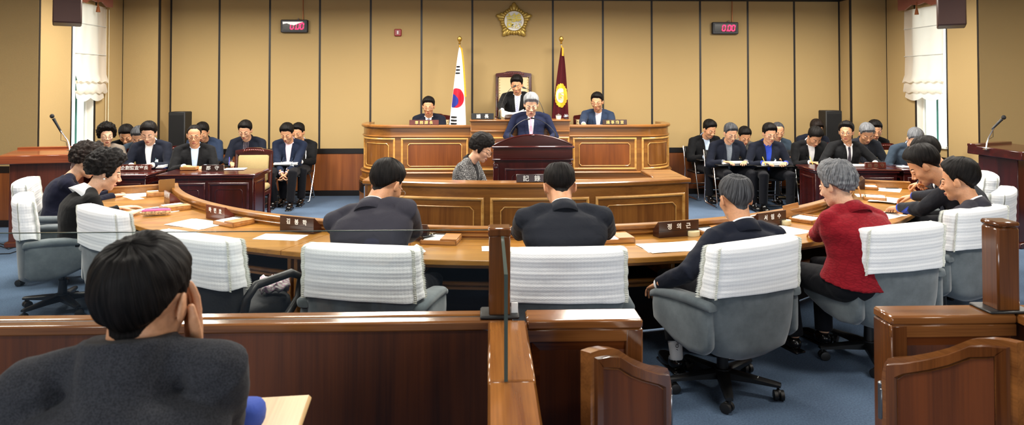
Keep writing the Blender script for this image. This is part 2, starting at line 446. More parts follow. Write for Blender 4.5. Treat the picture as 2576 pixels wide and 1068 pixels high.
# ---------------------------------------------------------------- light
w = bpy.data.worlds.new('world'); scene.world = w; w.use_nodes = True
bg = w.node_tree.nodes['Background']; bg.inputs[0].default_value = (.86, .93, 1.0, 1); bg.inputs[1].default_value = 2.4
def area(name, loc, size, power, rot=(0, 0, 0), col=(1, .94, .84), sy=None):
    l = bpy.data.lights.new(name, 'AREA'); l.energy = power; l.color = col; l.size = size
    if sy: l.shape = 'RECTANGLE'; l.size_y = sy
    l.spread = radians(172)
    o = link(name, l); o.location = loc; o.rotation_euler = rot
    return o
for (x, y) in [(-4.2, 9.2), (-1.4, 9.2), (1.6, 9.2), (4.6, 9.2), (-4.4, 6.2), (-1.6, 6.2), (1.8, 6.2), (4.8, 6.2), (-3.6, 3.2), (0, 3.2), (3.8, 3.2), (-2.5, .4), (2.5, .4)]:
    area('ceiling_or_fill_light', (x, y, CEIL+.02), 1.1, 165 if y > 8 else (100 if y > 5 else (72 if y > 2 else 30)), sy=.5)
for x in (-6.9, 7.4): area('ceiling_or_fill_light', (x, 6.2, CEIL+.02), .8, 60, sy=.5)  # added fill lamps that brighten the side walls, no fitting known there
# daylight from windows behind the camera
area('rear_window_light', (-3, -2.7, 1.8), 2.5, 110, (pi/2, 0, 0), (.86, .93, 1), 1.4)
area('rear_window_light', (3, -2.7, 1.8), 2.5, 110, (pi/2, 0, 0), (.86, .93, 1), 1.4)
# ================================================================ woods
w_ros = wood('rostrum wood', '#6B4019', '#9A652C', 'x', .8, .3, .4)
w_rosv = wood('rostrum wood upright', '#613716', '#905C28', 'z', .8, .3, .4)
w_red = wood('reddish veneer', '#602F10', '#884A1B', 'z', .7, .28, .5)
w_bead = wood('pale bead', '#A97432', '#D5A35A', 'x', 1, .3, .4)
w_mah = wood('mahogany', '#2A0A08', '#4A1613', 'x', .9, .22, .6)
w_mahv = wood('mahogany upright', '#240807', '#43120F', 'z', .9, .25, .5)
m_blk = plain('black lacquer', '#17110E', .3, coat=.3)
m_chrome = plain('chrome', '#D8D8DA', .18, 1.0)
m_black = plain('black plastic', '#121213', .42)
m_paper = plain('white paper', '#F4F4F1', .8, bscale=8, var=.015)
m_goldlet = plain('gold lettering', '#D9C07A', .35, .6)
m_white = plain('white lettering', '#F2F2EE', .5)
YR = 10.1
xr0, xr1 = rx(908)*10.4, rx(1690)*10.4
RXc, RYc = .52, .62
def ros_path():
    pts = [(xr0, 11.05), (xr0, YR+RYc)]
    for k in range(1, 13): a = pi/2*k/12; pts.append((xr0+RXc-RXc*cos(a), YR+RYc-RYc*sin(a)))
    for k in range(1, 25): pts.append((xr0+RXc+(xr1-xr0-2*RXc)*k/24, YR))
    for k in range(1, 13): a = pi/2*k/12; pts.append((xr1-RXc+RXc*sin(a), YR+RYc-RYc*cos(a)))
    pts.append((xr1, 11.05))
    return pts
RP = ros_path()
cum = [0]
for k in range(1, len(RP)): cum.append(cum[-1]+sqrt((RP[k][0]-RP[k-1][0])**2+(RP[k][1]-RP[k-1][1])**2))
import bisect
def ros_xy(u, d):
    u = min(max(u, 0), cum[-1]-1e-6); k = max(0, min(bisect.bisect_right(cum, u)-1, len(RP)-2)); t = (u-cum[k])/(cum[k+1]-cum[k])
    x = RP[k][0]*(1-t)+RP[k+1][0]*t; y = RP[k][1]*(1-t)+RP[k+1][1]*t
    def nrm(i):
        i0, i1 = max(i-1, 0), min(i+1, len(RP)-1); dx, dy = RP[i1][0]-RP[i0][0], RP[i1][1]-RP[i0][1]; l = sqrt(dx*dx+dy*dy); return V((dy/l, -dx/l))
    n = nrm(k).lerp(nrm(k+1), t).normalized()
    # outward = away from inside: for left side going toward camera (dy<0): outward -x -> (dy,-dx)=( -,.)
    return x+n.x*d, y+n.y*d
def RS(u, z, d): x, y = ros_xy(u, d); return (x, y, z)
U0 = cum[13]             # u where the straight front begins
def ux(px): return U0 + rx(px)*YR - (xr0+RXc)
def band(mb, S, u0, u1, z0, z1, d0, d1, step=.06, chamf=.004, mi=0):
    n = max(2, int((u1-u0)/step)); rings = []
    for k in range(n+1):
        u = u0+(u1-u0)*k/n; c = min(chamf, (z1-z0)*.4)
        rings.append([S(u, z0, d0), S(u, z0, d1-c), S(u, z0+c, d1), S(u, z1-c, d1), S(u, z1, d1-c), S(u, z1, d0)])
    mb.loft(rings, True, mi)
UE = cum[-1]
T = thing('council_rostrum', 'long wooden rostrum with rounded ends and raised middle before the back wall', 'rostrum')
mb = M(); band(mb, RS, 0, UE, .56, 1.215, -.06, 0); part(T, 'front_wall', mb, w_ros)
mb = M(); band(mb, RS, 0, UE, 1.205, 1.25, -.10, .035, chamf=.012); band(mb, RS, 0, UE, 1.07, 1.095, -.02, .022, chamf=.01); part(T, 'cap_rail', mb, w_bead if False else w_ros)
mb = M(); band(mb, RS, 0, UE, .44, .56, -.06, .03); band(mb, RS, 0, UE, .53, .565, -.06, .05, chamf=.014); band(mb, RS, 0, UE, .385, .45, -.06, .06, chamf=.012); part(T, 'base_moulding', mb, w_ros)
mb = M(); band(mb, RS, 0, UE, .225, .388, -.06, .07, chamf=.01); part(T, 'black_band', mb, m_blk)
mb = M(); band(mb, RS, 0, UE, 0, .225, -.06, .065); part(T, 'plinth', mb, w_rosv)
def rpanel(u0, u1, z0=.60, z1=1.045, red=True):
    mb = M(); bead(mb, RS, cutrect(u0, u1, z0, z1), .03, .02, step=.05); part(T, 'panel_moulding', mb, w_bead)
    i = .075
    mb = M(); bead(mb, RS, cutrect(u0+i*1.1, u1-i*1.1, z0+i*.6, z1-i*.9, .03), .012, .01, step=.05); part(T, 'inner_bead', mb, w_bead)
    mb = M()
    band(mb, RS, u0+i*1.15, u1-i*1.15, z0+i*.65, z1-i*.95, -.01, .004, step=.05, chamf=.001); part(T, 'veneer_panel', mb, w_red if red else w_rosv)
rpanel(ux(1012), ux(1176)); rpanel(ux(1443), ux(1598)); rpanel(.62, ux(992), red=False); rpanel(ux(1616), UE-.62, red=False)
# raised centre
xc0, xc1 = rx(1184)*YR, rx(1432)*YR
mb = M(); mb.box(((xc0+xc1)/2, YR+.03, .93), (xc1-xc0, .16, .76), .006); part(T, 'centre_front', mb, w_ros)
mb = M(); mb.box(((xc0+xc1)/2, YR+.13, 1.315), (xc1-xc0+.03, .42, .03), .01); mb.box(((xc0+xc1)/2, YR-.055, 1.16), (xc1-xc0, .02, .025), .006); part(T, 'centre_cap', mb, w_ros)
SC = planeS(YR-.05)
mb = M(); bead(mb, SC, cutrect(rx(1191)*YR, rx(1428)*YR, .60, 1.06), .03, .02); part(T, 'panel_moulding', mb, w_bead)
mb = M(); mb.box(((xc0+xc1)/2, YR-.05, .83), (xc1-xc0-.3, .006, .36), .002); part(T, 'veneer_panel', mb, w_red)
mb = M()
for (a, b) in ((xr0+.3, xc0), (xc1, xr1-.3)): mb.box(((a+b)/2, YR+.32, 1.09), (b-a, .46, .03), .004)
part(T, 'writing_surface', mb, w_ros)
mb = M(); mb.box(((xc0+xc1)/2, YR+.22, 1.0), (xc1-xc0, .03, .6)); part(T, 'inner_board', mb, w_ros)
# platform
mb = M(); mb.box(((xr0+xr1)/2, 10.83, .17), (xr1-xr0-.16, 1.18, .34), .005); mb.box(((xc0+xc1)/2, 11.0, .51), (1.7, .8, .33), .005)
struct('floor_platform', mb, m_carpet)

# ================================================================ recorder's curved desk
dcx, dcy, dR = .38, 10.85, 4.5
dh = math.asin(1.57/dR)
def DS(u, z, d): a = u/dR; r = dR+d; return (dcx+r*sin(a), dcy-r*cos(a), z)
du = dh*dR
T = thing('recorder_desk', 'curved low wooden desk with panelled front before the dark lectern', 'desk')
mb = M(); band(mb, DS, -du, du, 0, .885, -.05, 0, step=.1); part(T, 'front_wall', mb, w_ros)
mb = M(); band(mb, DS, -du-.01, du+.01, .88, .925, -.16, .03, step=.1, chamf=.01); part(T, 'ledge', mb, w_ros)
for k, (p0, p1) in enumerate(((972, 1214), (1237, 1477), (1500, 1716))):
    def au(px):
        best = None
        for j in range(801):
            u = -du+2*du*j/800; x, y, _ = DS(u, 0, 0); e = abs(x/y-rx(px))
            if best is None or e < best[0]: best = (e, u)
        return best[1]
    a, b = au(p0), au(p1)
    mb = M(); bead(mb, DS, cutrect(a, b, .17, .775), .028, .02, step=.1); part(T, 'panel_moulding', mb, w_bead)
    mb = M(); bead(mb, DS, cutrect(a+.085, b-.085, .24, .70, .035), .011, .01, step=.1); part(T, 'inner_bead', mb, w_bead)
    mb = M(); band(mb, DS, a+.09, b-.09, .245, .695, -.01, .003, step=.1, chamf=.001); part(T, 'veneer_panel', mb, w_rosv)
for sg in (-1, 1):
    x, y, _ = DS(sg*du, 0, 0)
    mb = M(); mb.box((x-sg*.03, y+.33, .44), (.06, .68, .88), .004); part(T, 'side_panel', mb, w_rosv)
    mb = M(); mb.box((x-sg*.155, y+.36, .905), (.33, .62, .04), .008); part(T, 'side_top', mb, w_ros)
mb = M(); band(mb, DS, -du+.3, du-.3, .70, .73, -.62, -.05, step=.12); part(T, 'writing_surface', mb, w_ros)
for sg in (-1, 1):
    x, y, _ = DS(sg*(du-.3), 0, -.5); mb = M(); mb.box((x, y+.05, .35), (.03, .3, .7)); part(T, 'support', mb, w_rosv)

# ================================================================ lectern in the middle
def lectern_c():
    px0, px1 = 1241, 1439; y = 9.15
    x0, x1 = rx(px0)*y, rx(px1)*y; cx = (x0+x1)/2; w = x1-x0
    T = thing('grand_lectern', 'dark mahogany lectern with arched top standing before the rostrum', 'lectern', (cx, y, 0))
    S = planeS(-.0); h = w/2
    mb = M(); mb.box((0, .28, .42), (w-.02, .56, .84), .004); part(T, 'body', mb, w_mahv)
    for sg in (-1, 1):
        mb = M(); mb.box((sg*(h-.035), -.012, .40), (.075, .03, .80), .006); part(T, 'pilaster', mb, w_mahv)
        mb = M(); mb.lathe([(.0, 0), (.03, 0), (.032, .006), (.022, .012), (.012, .008), (.006, .016), (0, .016)], (sg*(h-.035), -.026, .76), 12, rot=Matrix.Rotation(pi/2, 3, 'X'))
        mb.box((sg*(h-.035), -.027, .76), (.07, .008, .075), .003); part(T, 'rosette', mb, w_mah)
    mb = M(); mb.box((0, .26, .845), (w+.03, .62, .022), .008); mb.box((0, .26, .93), (w, .58, .15), .004); mb.box((0, .25, 1.012), (w+.05, .66, .028), .01); part(T, 'frieze', mb, w_mah)
    poly = [(-h-.02, 1.024), (h+.02, 1.024)]
    for k in range(17): t = 1-2*k/16; poly.append((h*.98*t, 1.03+.135*(1-t*t)))
    mb = M(); mb.prism(poly, -.05, -.01, lambda u, v, w_: (u, w_, v)); part(T, 'arched_board', mb, w_mah)
    mb = M(); mb.tube([(h*(1-2*k/20), -.03, 1.037+.135*(1-(1-2*k/20)**2)) for k in range(21)], .012, 8); mb.ell((0, -.055, 1.165), (.022, .012, .016)); part(T, 'arch_moulding', mb, w_mah)
    mb = M(); bead(mb, S, cutrect(-.365, .365, .1, .715), .025, .016); part(T, 'panel_moulding', mb, w_mah)
    mb = M(); bead(mb, S, cutrect(-.28, .28, .17, .64, .03), .012, .01); part(T, 'inner_bead', mb, w_mah)
    mb = M(); mb.box((0, .26, .05), (w+.03, .6, .1), .01); part(T, 'plinth', mb, w_mah)
    mb = M(); mb.box((0, .2, 1.05), (w-.06, .42, .02), .004, Matrix.Rotation(.12, 3, 'X')); part(T, 'reading_board', mb, w_mah)
    return T, cx, y
lecT, lcx, lcy = lectern_c()
def gooseneck(p0, p1, label, bow=.05, head=.022):
    """gooseneck microphone from base p0 to head p1"""
    p0, p1 = V(p0), V(p1); T = thing('gooseneck_microphone', label, 'microphone', p0)
    mb = M(); mb.lathe([(.022, 0), (.022, .012), (.01, .02), (.008, .1), (.004, .11)], (0, 0, 0), 12); part(T, 'base', mb, m_black)
    d = p1-p0; pts = []
    for k in range(11):
        t = k/10; b = sin(pi*t)*bow; pts.append(V((d.x*t**1.4, d.y*t**1.2, .08+(d.z-.08)*(1-(1-t)**1.35)))+V((0, 0, b*.2)))
    mb = M(); mb.tube(pts, .0045, 6); part(T, 'stem', mb, m_black)
    dr = (pts[-1]-pts[-2]).normalized(); mb = M()
    mb.tube([pts[-1]-dr*.01, pts[-1]+dr*.015, pts[-1]+dr*.05, pts[-1]+dr*.06], [.007, head*.55, head*.7, head*.3], 12); part(T, 'capsule', mb, m_black)
    return T
# ================================================================ horseshoe table
TC = (.304, 8.93); RO, RI = 4.6, 3.97
A0, A1 = radians(203.5), radians(338)       # angle from +x around centre; the open end faces the rostrum
def TS(ang, r, z=0.0): return V((TC[0]+r*cos(ang), TC[1]+r*sin(ang), z))
w_tab = wood('table oak', '#875A22', '#B9843A', 'x', .9, .28, .5)
w_tabd = wood('table edge', '#70461B', '#A06B2E', 'x', 1, .35, .3)
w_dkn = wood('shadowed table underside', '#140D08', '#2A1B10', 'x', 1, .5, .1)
def arcband(mb, a0, a1, r0, r1, z0, z1, n=40, ch=.004):
    rings = []
    for k in range(n+1):
        a = a0+(a1-a0)*k/n
        rings.append([TS(a, r0, z0), TS(a, r1-ch, z0), TS(a, r1, z0+ch), TS(a, r1, z1-ch), TS(a, r1-ch, z1), TS(a, r0+ch, z1), TS(a, r0, z1-ch)])
    mb.loft(rings, True)
T = thing('horseshoe_table', 'long curved oak council table with a raised inner rail', 'table')
NS = 6
for k in range(NS):
    a0 = A0+(A1-A0)*k/NS; a1 = A0+(A1-A0)*(k+1)/NS; g = .0006
    mb = M(); arcband(mb, a0+g, a1-g, RI, RO, .685, .72, 14); part(T, 'tabletop', mb, w_tab)
    mb = M(); arcband(mb, a0, a1, RO-.09, RO-.05, .655, .684, 14); part(T, 'apron', mb, w_tabd)
    mb = M(); arcband(mb, a0+g, a1-g, RI-.055, RI+.02, .765, .80, 14, .006); arcband(mb, a0+g, a1-g, RI-.045, RI+.008, .70, .766, 14); arcband(mb, a0+g, a1-g, RI-.05, RI+.018, .735, .748, 14, .003); part(T, 'inner_rail', mb, w_tabd)
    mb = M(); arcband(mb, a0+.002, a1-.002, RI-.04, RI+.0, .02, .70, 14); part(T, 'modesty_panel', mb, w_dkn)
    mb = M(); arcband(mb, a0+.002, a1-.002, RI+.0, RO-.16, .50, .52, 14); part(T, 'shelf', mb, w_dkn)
    mb = M(); arcband(mb, a0+.002, a1-.002, RO-.19, RO-.16, .485, .535, 14); part(T, 'shelf_edge', mb, w_tabd)
    for a in (a0+.006, a1-.006):
        mb = M(); c = TS(a, (RO+RI)/2-.03, .34); mb.box(c, (RO-RI-.18, .03, .68), .004, Matrix.Rotation(a, 3, 'Z')); part(T, 'leg', mb, w_tabd)
    am = (a0+a1)/2
    mb = M(); c = TS(am, (RO+RI)/2-.02, .59); mb.box(c, (RO-RI-.2, .025, .19), .003, Matrix.Rotation(am, 3, 'Z')); part(T, 'divider', mb, w_tabd)
for a, sg in ((A0, 1), (A1, -1)):
    mb = M(); c = TS(a+sg*.005, (RO+RI)/2-.03, .755); mb.box(c, (RO-RI-.03, .045, .07), .006, Matrix.Rotation(a, 3, 'Z')); mb.box(TS(a+sg*.005, (RO+RI)/2-.03, .79), (RO-RI-.02, .06, .016), .004, Matrix.Rotation(a, 3, 'Z')); part(T, 'end_rail', mb, w_tabd)
# ================================================================ mahogany side desks
def side_desk(x0, x1, yf, label, rz=0, depth=.55, npan=2):
    w = x1-x0; T = thing('mahogany_desk', label, 'desk', ((x0+x1)/2, yf, 0), rz)
    S = planeS(.0); h = w/2
    mb = M(); mb.box((0, .02+.012, .34), (w-.06, .03, .68), .004); mb.box((-h+.045, depth/2, .34), (.03, depth-.06, .68), .004); mb.box((h-.045, depth/2, .34), (.03, depth-.06, .68), .004); part(T, 'carcass', mb, w_mahv)
    mb = M(); mb.box((0, depth/2-.01, .71), (w+.02, depth+.06, .028), .012); mb.box((0, depth/2-.01, .685), (w-.02, depth+.02, .03), .008); part(T, 'desktop', mb, w_mah)
    pw = (w-.12)/npan
    for k in range(npan):
        a = -h+.06+pw*k+.03; b = a+pw-.06; SS = planeS(.017)
        mb = M(); bead(mb, SS, cutrect(a, b, .1, .60), .03, .018); part(T, 'panel_moulding', mb, w_mah)
        mb = M(); bead(mb, SS, cutrect(a+.07, b-.07, .16, .53, .025), .010, .008); part(T, 'inner_bead', mb, w_mah)
    SSide = lambda u, z, d: (h-.03+d, u, z)
    mb = M(); bead(mb, SSide, cutrect(.08, depth-.08, .1, .60), .025, .012); part(T, 'side_moulding', mb, w_mah)
    SSide2 = lambda u, z, d: (-h+.03-d, u, z)
    mb = M(); bead(mb, SSide2, cutrect(.08, depth-.08, .1, .60), .025, .012); part(T, 'side_moulding', mb, w_mah)
    mb = M(); mb.box((0, .03, .04), (w-.03, .05, .08), .006); part(T, 'plinth', mb, w_mah)
    return T
side_desk(-4.12, -2.93, 8.68, 'dark mahogany desk before the empty crested armchair on the left', radians(1.5))
side_desk(-5.36, -4.26, 8.68, 'dark mahogany desk bearing the files of the man in the navy suit on the left', radians(1.5))
side_desk(4.30, 5.44, 8.9, 'dark mahogany desk of the bespectacled man in a waistcoat on the right', radians(-2))
side_desk(5.48, 6.45, 8.88, 'dark mahogany desk in the far right corner beside the tan chair', radians(-2))
# ================================================================ tan upholstered wooden chairs
m_tan = plain('tan upholstery', '#A48F62', .85, bump=.4, bscale=220, var=.1)
m_leath = plain('cream leather', '#C9B48A', .55, bump=.1, bscale=80)
def wood_chair(name, label, loc, rz, bw=.47, top=.93, tall=False, fabric=None, base=0.0, studs=False, group=None):
    T = thing(name, label, 'chair', (loc[0], loc[1], base), rz, group); fabric = fabric or m_tan; h = bw/2
    seat = .44
    mb = M(); mb.box((0, 0, seat), (bw+.02, .46, .09), .03); part(T, 'seat', mb, fabric, 50)
    mb = M(); mb.box((0, 0, seat-.07), (bw+.04, .47, .06), .008); part(T, 'seat_frame', mb, w_mah)
    R = Matrix.Rotation(-.12, 3, 'X')
    def bp(x, z): return V((x, -.22-(z-seat)*.16, z))
    for sg in (-1, 1):
        mb = M(); mb.tube([bp(sg*(h-.0), .06), bp(sg*(h-.0), seat), bp(sg*(h-.0), top-.02)], [.02, .026, .024], 8); part(T, 'stile', mb, w_mah)
        for yy in ((.2,) if True else ()):
            mb = M(); mb.tube([(sg*(h-.01), yy, .0), (sg*(h-.01), yy, .25), (sg*(h-.01), yy, seat-.05)], [.016, .022, .026], 8); part(T, 'leg', mb, w_mah)
        mb = M(); p = bp(sg*(h-.0), .0); mb.tube([(p.x, -.2, 0), (p.x, -.22, .1)], .02, 8); part(T, 'leg', mb, w_mah)
        mb = M(); mb.tube([(sg*h, .2, seat), (sg*(h+.02), .2, seat+.18), (sg*(h+.02), .17, seat+.22), (sg*(h+.02), -.05, seat+.22), (sg*h, -.25, seat+.20)], .02, 8); part(T, 'armrest', mb, w_mah)
    zc = (seat+.06+top-.06)/2; hz = top-.06-seat-.06
    c = bp(0, zc); mb = M(); mb.box(c, (bw-.05, .06, hz), .022, Matrix.Rotation(.16, 3, 'X')); part(T, 'backrest', mb, fabric, 50)
    # crest with a gentle arch and carving
    mb = M(); poly = []
    for k in range(17): t = -1+2*k/16; poly.append((h*1.06*t, .05+.028*cos(t*pi/2)+(.012 if abs(t) < .5 else 0)))
    poly += [(h*1.06, -.01), (-h*1.06, -.01)]
    yb = bp(0, top-.04)
    mb.prism(poly, -.025, .025, lambda u, v, w_: (u, yb.y+w_, top-.055+v))
    part(T, 'crest_rail', mb, w_mah)
    mb = M()
    for k in range(9):
        t = -1+2*k/8; mb.ell((t*h*.55, yb.y+.026, top-.012+.012*(1-t*t)), (.022, .008, .012), Matrix.Rotation(t*.9, 3, 'Y'), 8, 6)
    part(T, 'carving', mb, plain('polished carving', '#5A2018', .2, coat=.6))
    if studs:
        mb = M()
        for sg in (-1, 1):
            for k in range(int(hz/.045)):
                q = bp(sg*(h-.045), seat+.1+k*.045); mb.ell((q.x, q.y+.035, q.z), (.007, .005, .007), None, 6, 4)
        part(T, 'brass_studs', mb, m_gold)
    return T
def xat(px, y): return rx(px)*y
# chairs facing the camera: local +Y (front) must face -Y world -> rz=pi
wood_chair('armchair', 'empty tan upholstered armchair with carved crest behind the left mahogany desk', (xat(625, 9.42), 9.42), pi+.05)
wood_chair('armchair', 'tan armchair just left of the man with the blue shirt', (xat(425, 9.72), 9.72), pi+.0, bw=.44)
wood_chair('armchair', 'tan armchair seating the man with open files on the left', (xat(338, 9.72), 9.72), pi+.0, bw=.44)
wood_chair('armchair', 'empty tan armchair behind the right mahogany desk', (xat(2250, 9.85), 9.85), pi-.1)
wood_chair('armchair', 'tan armchair seating the man in a three-piece suit on the right', (xat(2108, 9.95), 9.95), pi-.1)
wood_chair('high_back_chair', 'tall throne-like leather chair with carved crest behind the middle of the rostrum', (xat(1294, 11.1), 11.1), pi, bw=.56, top=1.37, fabric=m_leath, base=.67, studs=True)
wood_chair('clerk_chair', 'studded leather chair of the clerk on the left of the rostrum', (xat(1090, 10.98), 11.0), pi, bw=.52, top=1.0, fabric=m_leath, base=.34, studs=True)
wood_chair('clerk_chair', 'studded leather chair of the man in an open collar on the right of the rostrum', (xat(1492, 10.98), 11.0), pi, bw=.52, top=1.0, fabric=m_leath, base=.34, studs=True)
# ================================================================ tablet-arm tubular chairs
m_vinyl = plain('black vinyl', '#141416', .4)
def tablet_chair(loc, rz, label, group='tubular steel chairs with writing boards'):
    T = thing('tablet_arm_chair', label, 'chair', (*loc, 0), rz, group)
    for sg in (-1, 1):
        x = sg*.24
        pts = [(x, -.30, .82), (x, -.26, .70), (x, -.22, .45), (x, -.26, .10), (x, -.25, .04), (x, -.20, .014), (x, .10, .014), (x, .24, .014), (x, .30, .04), (x, .30, .09), (x, .20, .45), (x, .16, .60), (x, .18, .63), (x, .22, .64)]
        mb = M(); mb.tube(pts, .011, 8); part(T, 'side_tube', mb, m_chrome)
    mb = M(); mb.tube([(-.24, .0, .014), (.24, .0, .014)], .009, 6); part(T, 'cross_tube', mb, m_chrome)
    mb = M(); mb.tube([(-.24, -.245, .2), (.24, -.245, .2)], .009, 6); part(T, 'cross_tube', mb, m_chrome)
    mb = M(); mb.tube([(-.24, .255, .22), (.24, .255, .22)], .009, 6); part(T, 'cross_tube', mb, m_chrome)
    mb = M(); mb.box((0, -.01, .43), (.44, .40, .04), .015); part(T, 'seat', mb, m_vinyl)
    mb = M(); mb.box((0, -.275, .72), (.44, .03, .2), .012, Matrix.Rotation(.2, 3, 'X')); part(T, 'backrest', mb, m_vinyl)
    mb = M(); mb.box((0, .29, .655), (.54, .30, .018), .006); part(T, 'writing_board', mb, m_black)
    return T
def folding_chair(loc, rz, label):
    T = thing('folding_chair', label, 'chair', (*loc, 0), rz, 'chrome folding chairs')
    for sg in (-1, 1):
        x = sg*.21
        mb = M(); mb.tube([(x, -.24, .80), (x, -.17, .45), (x, .2, .02), (x*.9, .215, .012)], .010, 8); part(T, 'front_leg', mb, m_chrome)
        mb = M(); mb.tube([(x*.95, .12, .44), (x*.95, -.16, .12), (x*.95, -.24, .02), (x*.85, -.25, .012)], .010, 8); part(T, 'rear_leg', mb, m_chrome)
    for (y, z) in ((.17, .06), (.12, .14), (-.18, .09)):
        mb = M(); mb.tube([(-.21, y, z), (.21, y, z)], .008, 6); part(T, 'cross_bar', mb, m_chrome)
    mb = M(); mb.box((0, .02, .45), (.40, .38, .03), .014); part(T, 'seat', mb, m_vinyl)
    mb = M(); mb.box((0, -.225, .73), (.40, .025, .16), .01, Matrix.Rotation(.2, 3, 'X')); part(T, 'backrest', mb, m_vinyl)
    return T
# ================================================================ executive chairs with white covers
m_suede = None
def suede(name, c, c2):
    m, nt, b = newmat(name); N = nt.nodes; L = nt.links
    tc = N.new('ShaderNodeTexCoord'); n = N.new('ShaderNodeTexNoise'); n.inputs['Scale'].default_value = 7; n.inputs['Detail'].default_value = 5; n.inputs['Roughness'].default_value = .65
    L.new(tc.outputs['Object'], n.inputs['Vector']); r = N.new('ShaderNodeValToRGB')
    r.color_ramp.elements[0].position = .3; r.color_ramp.elements[0].color = (*srgb(c), 1); r.color_ramp.elements[1].position = .75; r.color_ramp.elements[1].color = (*srgb(c2), 1)
    L.new(n.outputs['Fac'], r.inputs['Fac']); L.new(r.outputs['Color'], b.inputs['Base Color'])
    b.inputs['Roughness'].default_value = .95; b.inputs['Sheen Weight'].default_value = .35; b.inputs['Specular IOR Level'].default_value = .2
    return m
m_suede = suede('grey suede', '#50595E', '#70797E')
m_blackchair = plain('black chair cloth', '#1B1D20', .8, bump=.2)
def quilt():
    m, nt, b = newmat('quilted cotton'); N = nt.nodes; L = nt.links
    uv = N.new('ShaderNodeUVMap'); uv.uv_map = 'UVMap'
    b.inputs['Base Color'].default_value = (*srgb('#EEF0F2'), 1); b.inputs['Roughness'].default_value = .9; b.inputs['Sheen Weight'].default_value = .2
    sep = N.new('ShaderNodeSeparateXYZ'); L.new(uv.outputs['UV'], sep.inputs[0])
    def math_(op, a, bb=None):
        n = N.new('ShaderNodeMath'); n.operation = op
        for i, q in enumerate((a, bb)):
            if q is None: continue
            if isinstance(q, (int, float)): n.inputs[i].default_value = q
            else: L.new(q, n.inputs[i])
        return n.outputs[0]
    row = math_('SINE', math_('MULTIPLY', sep.outputs['Y'], 2*pi/.022))
    row2 = math_('ABSOLUTE', row)
    col = math_('SINE', math_('MULTIPLY', sep.outputs['X'], 2*pi/.017))
    vo = N.new('ShaderNodeTexVoronoi'); vo.inputs['Scale'].default_value = 90; L.new(uv.outputs['UV'], vo.inputs['Vector'])
    h = math_('ADD', math_('MULTIPLY', row, 1.0), math_('MULTIPLY', math_('MULTIPLY', col, row2), .8))
    h = math_('ADD', h, math_('MULTIPLY', vo.outputs['Distance'], .6))
    bp = N.new('ShaderNodeBump'); bp.inputs['Strength'].default_value = .22; bp.inputs['Distance'].default_value = .0018
    L.new(h, bp.inputs['Height']); L.new(bp.outputs['Normal'], b.inputs['Normal'])
    return m
m_quilt = quilt(); m_lace = plain('lace trim', '#E2E3D8', .9, bump=.3, bscale=200)
m_castor = plain('castor rubber', '#151516', .5)
def back_section(z, n=28, grow=0.0, base=.40, top=.92, W=.285, T_=.075):
    """outline of the backrest at height z (local chair coords, +Y forward)"""
    t = (z-base)/(top-base)
    w = W*(1+.015*t)+grow; 
    if z < .50: w *= 1-.26*((.50-z)/.22)**2
    th = T_*(1-.25*t)+grow; yc = -.21-.10*(z-.45); pts = []
    for k in range(n):
        a = 2*pi*k/n; x = w*math.copysign(abs(cos(a))**.42, cos(a)); y = th*math.copysign(abs(sin(a))**.7, sin(a))
        pts.append(V((x, yc+y-.0+.30*(x*x)/1.0*.9, z)))
    return pts
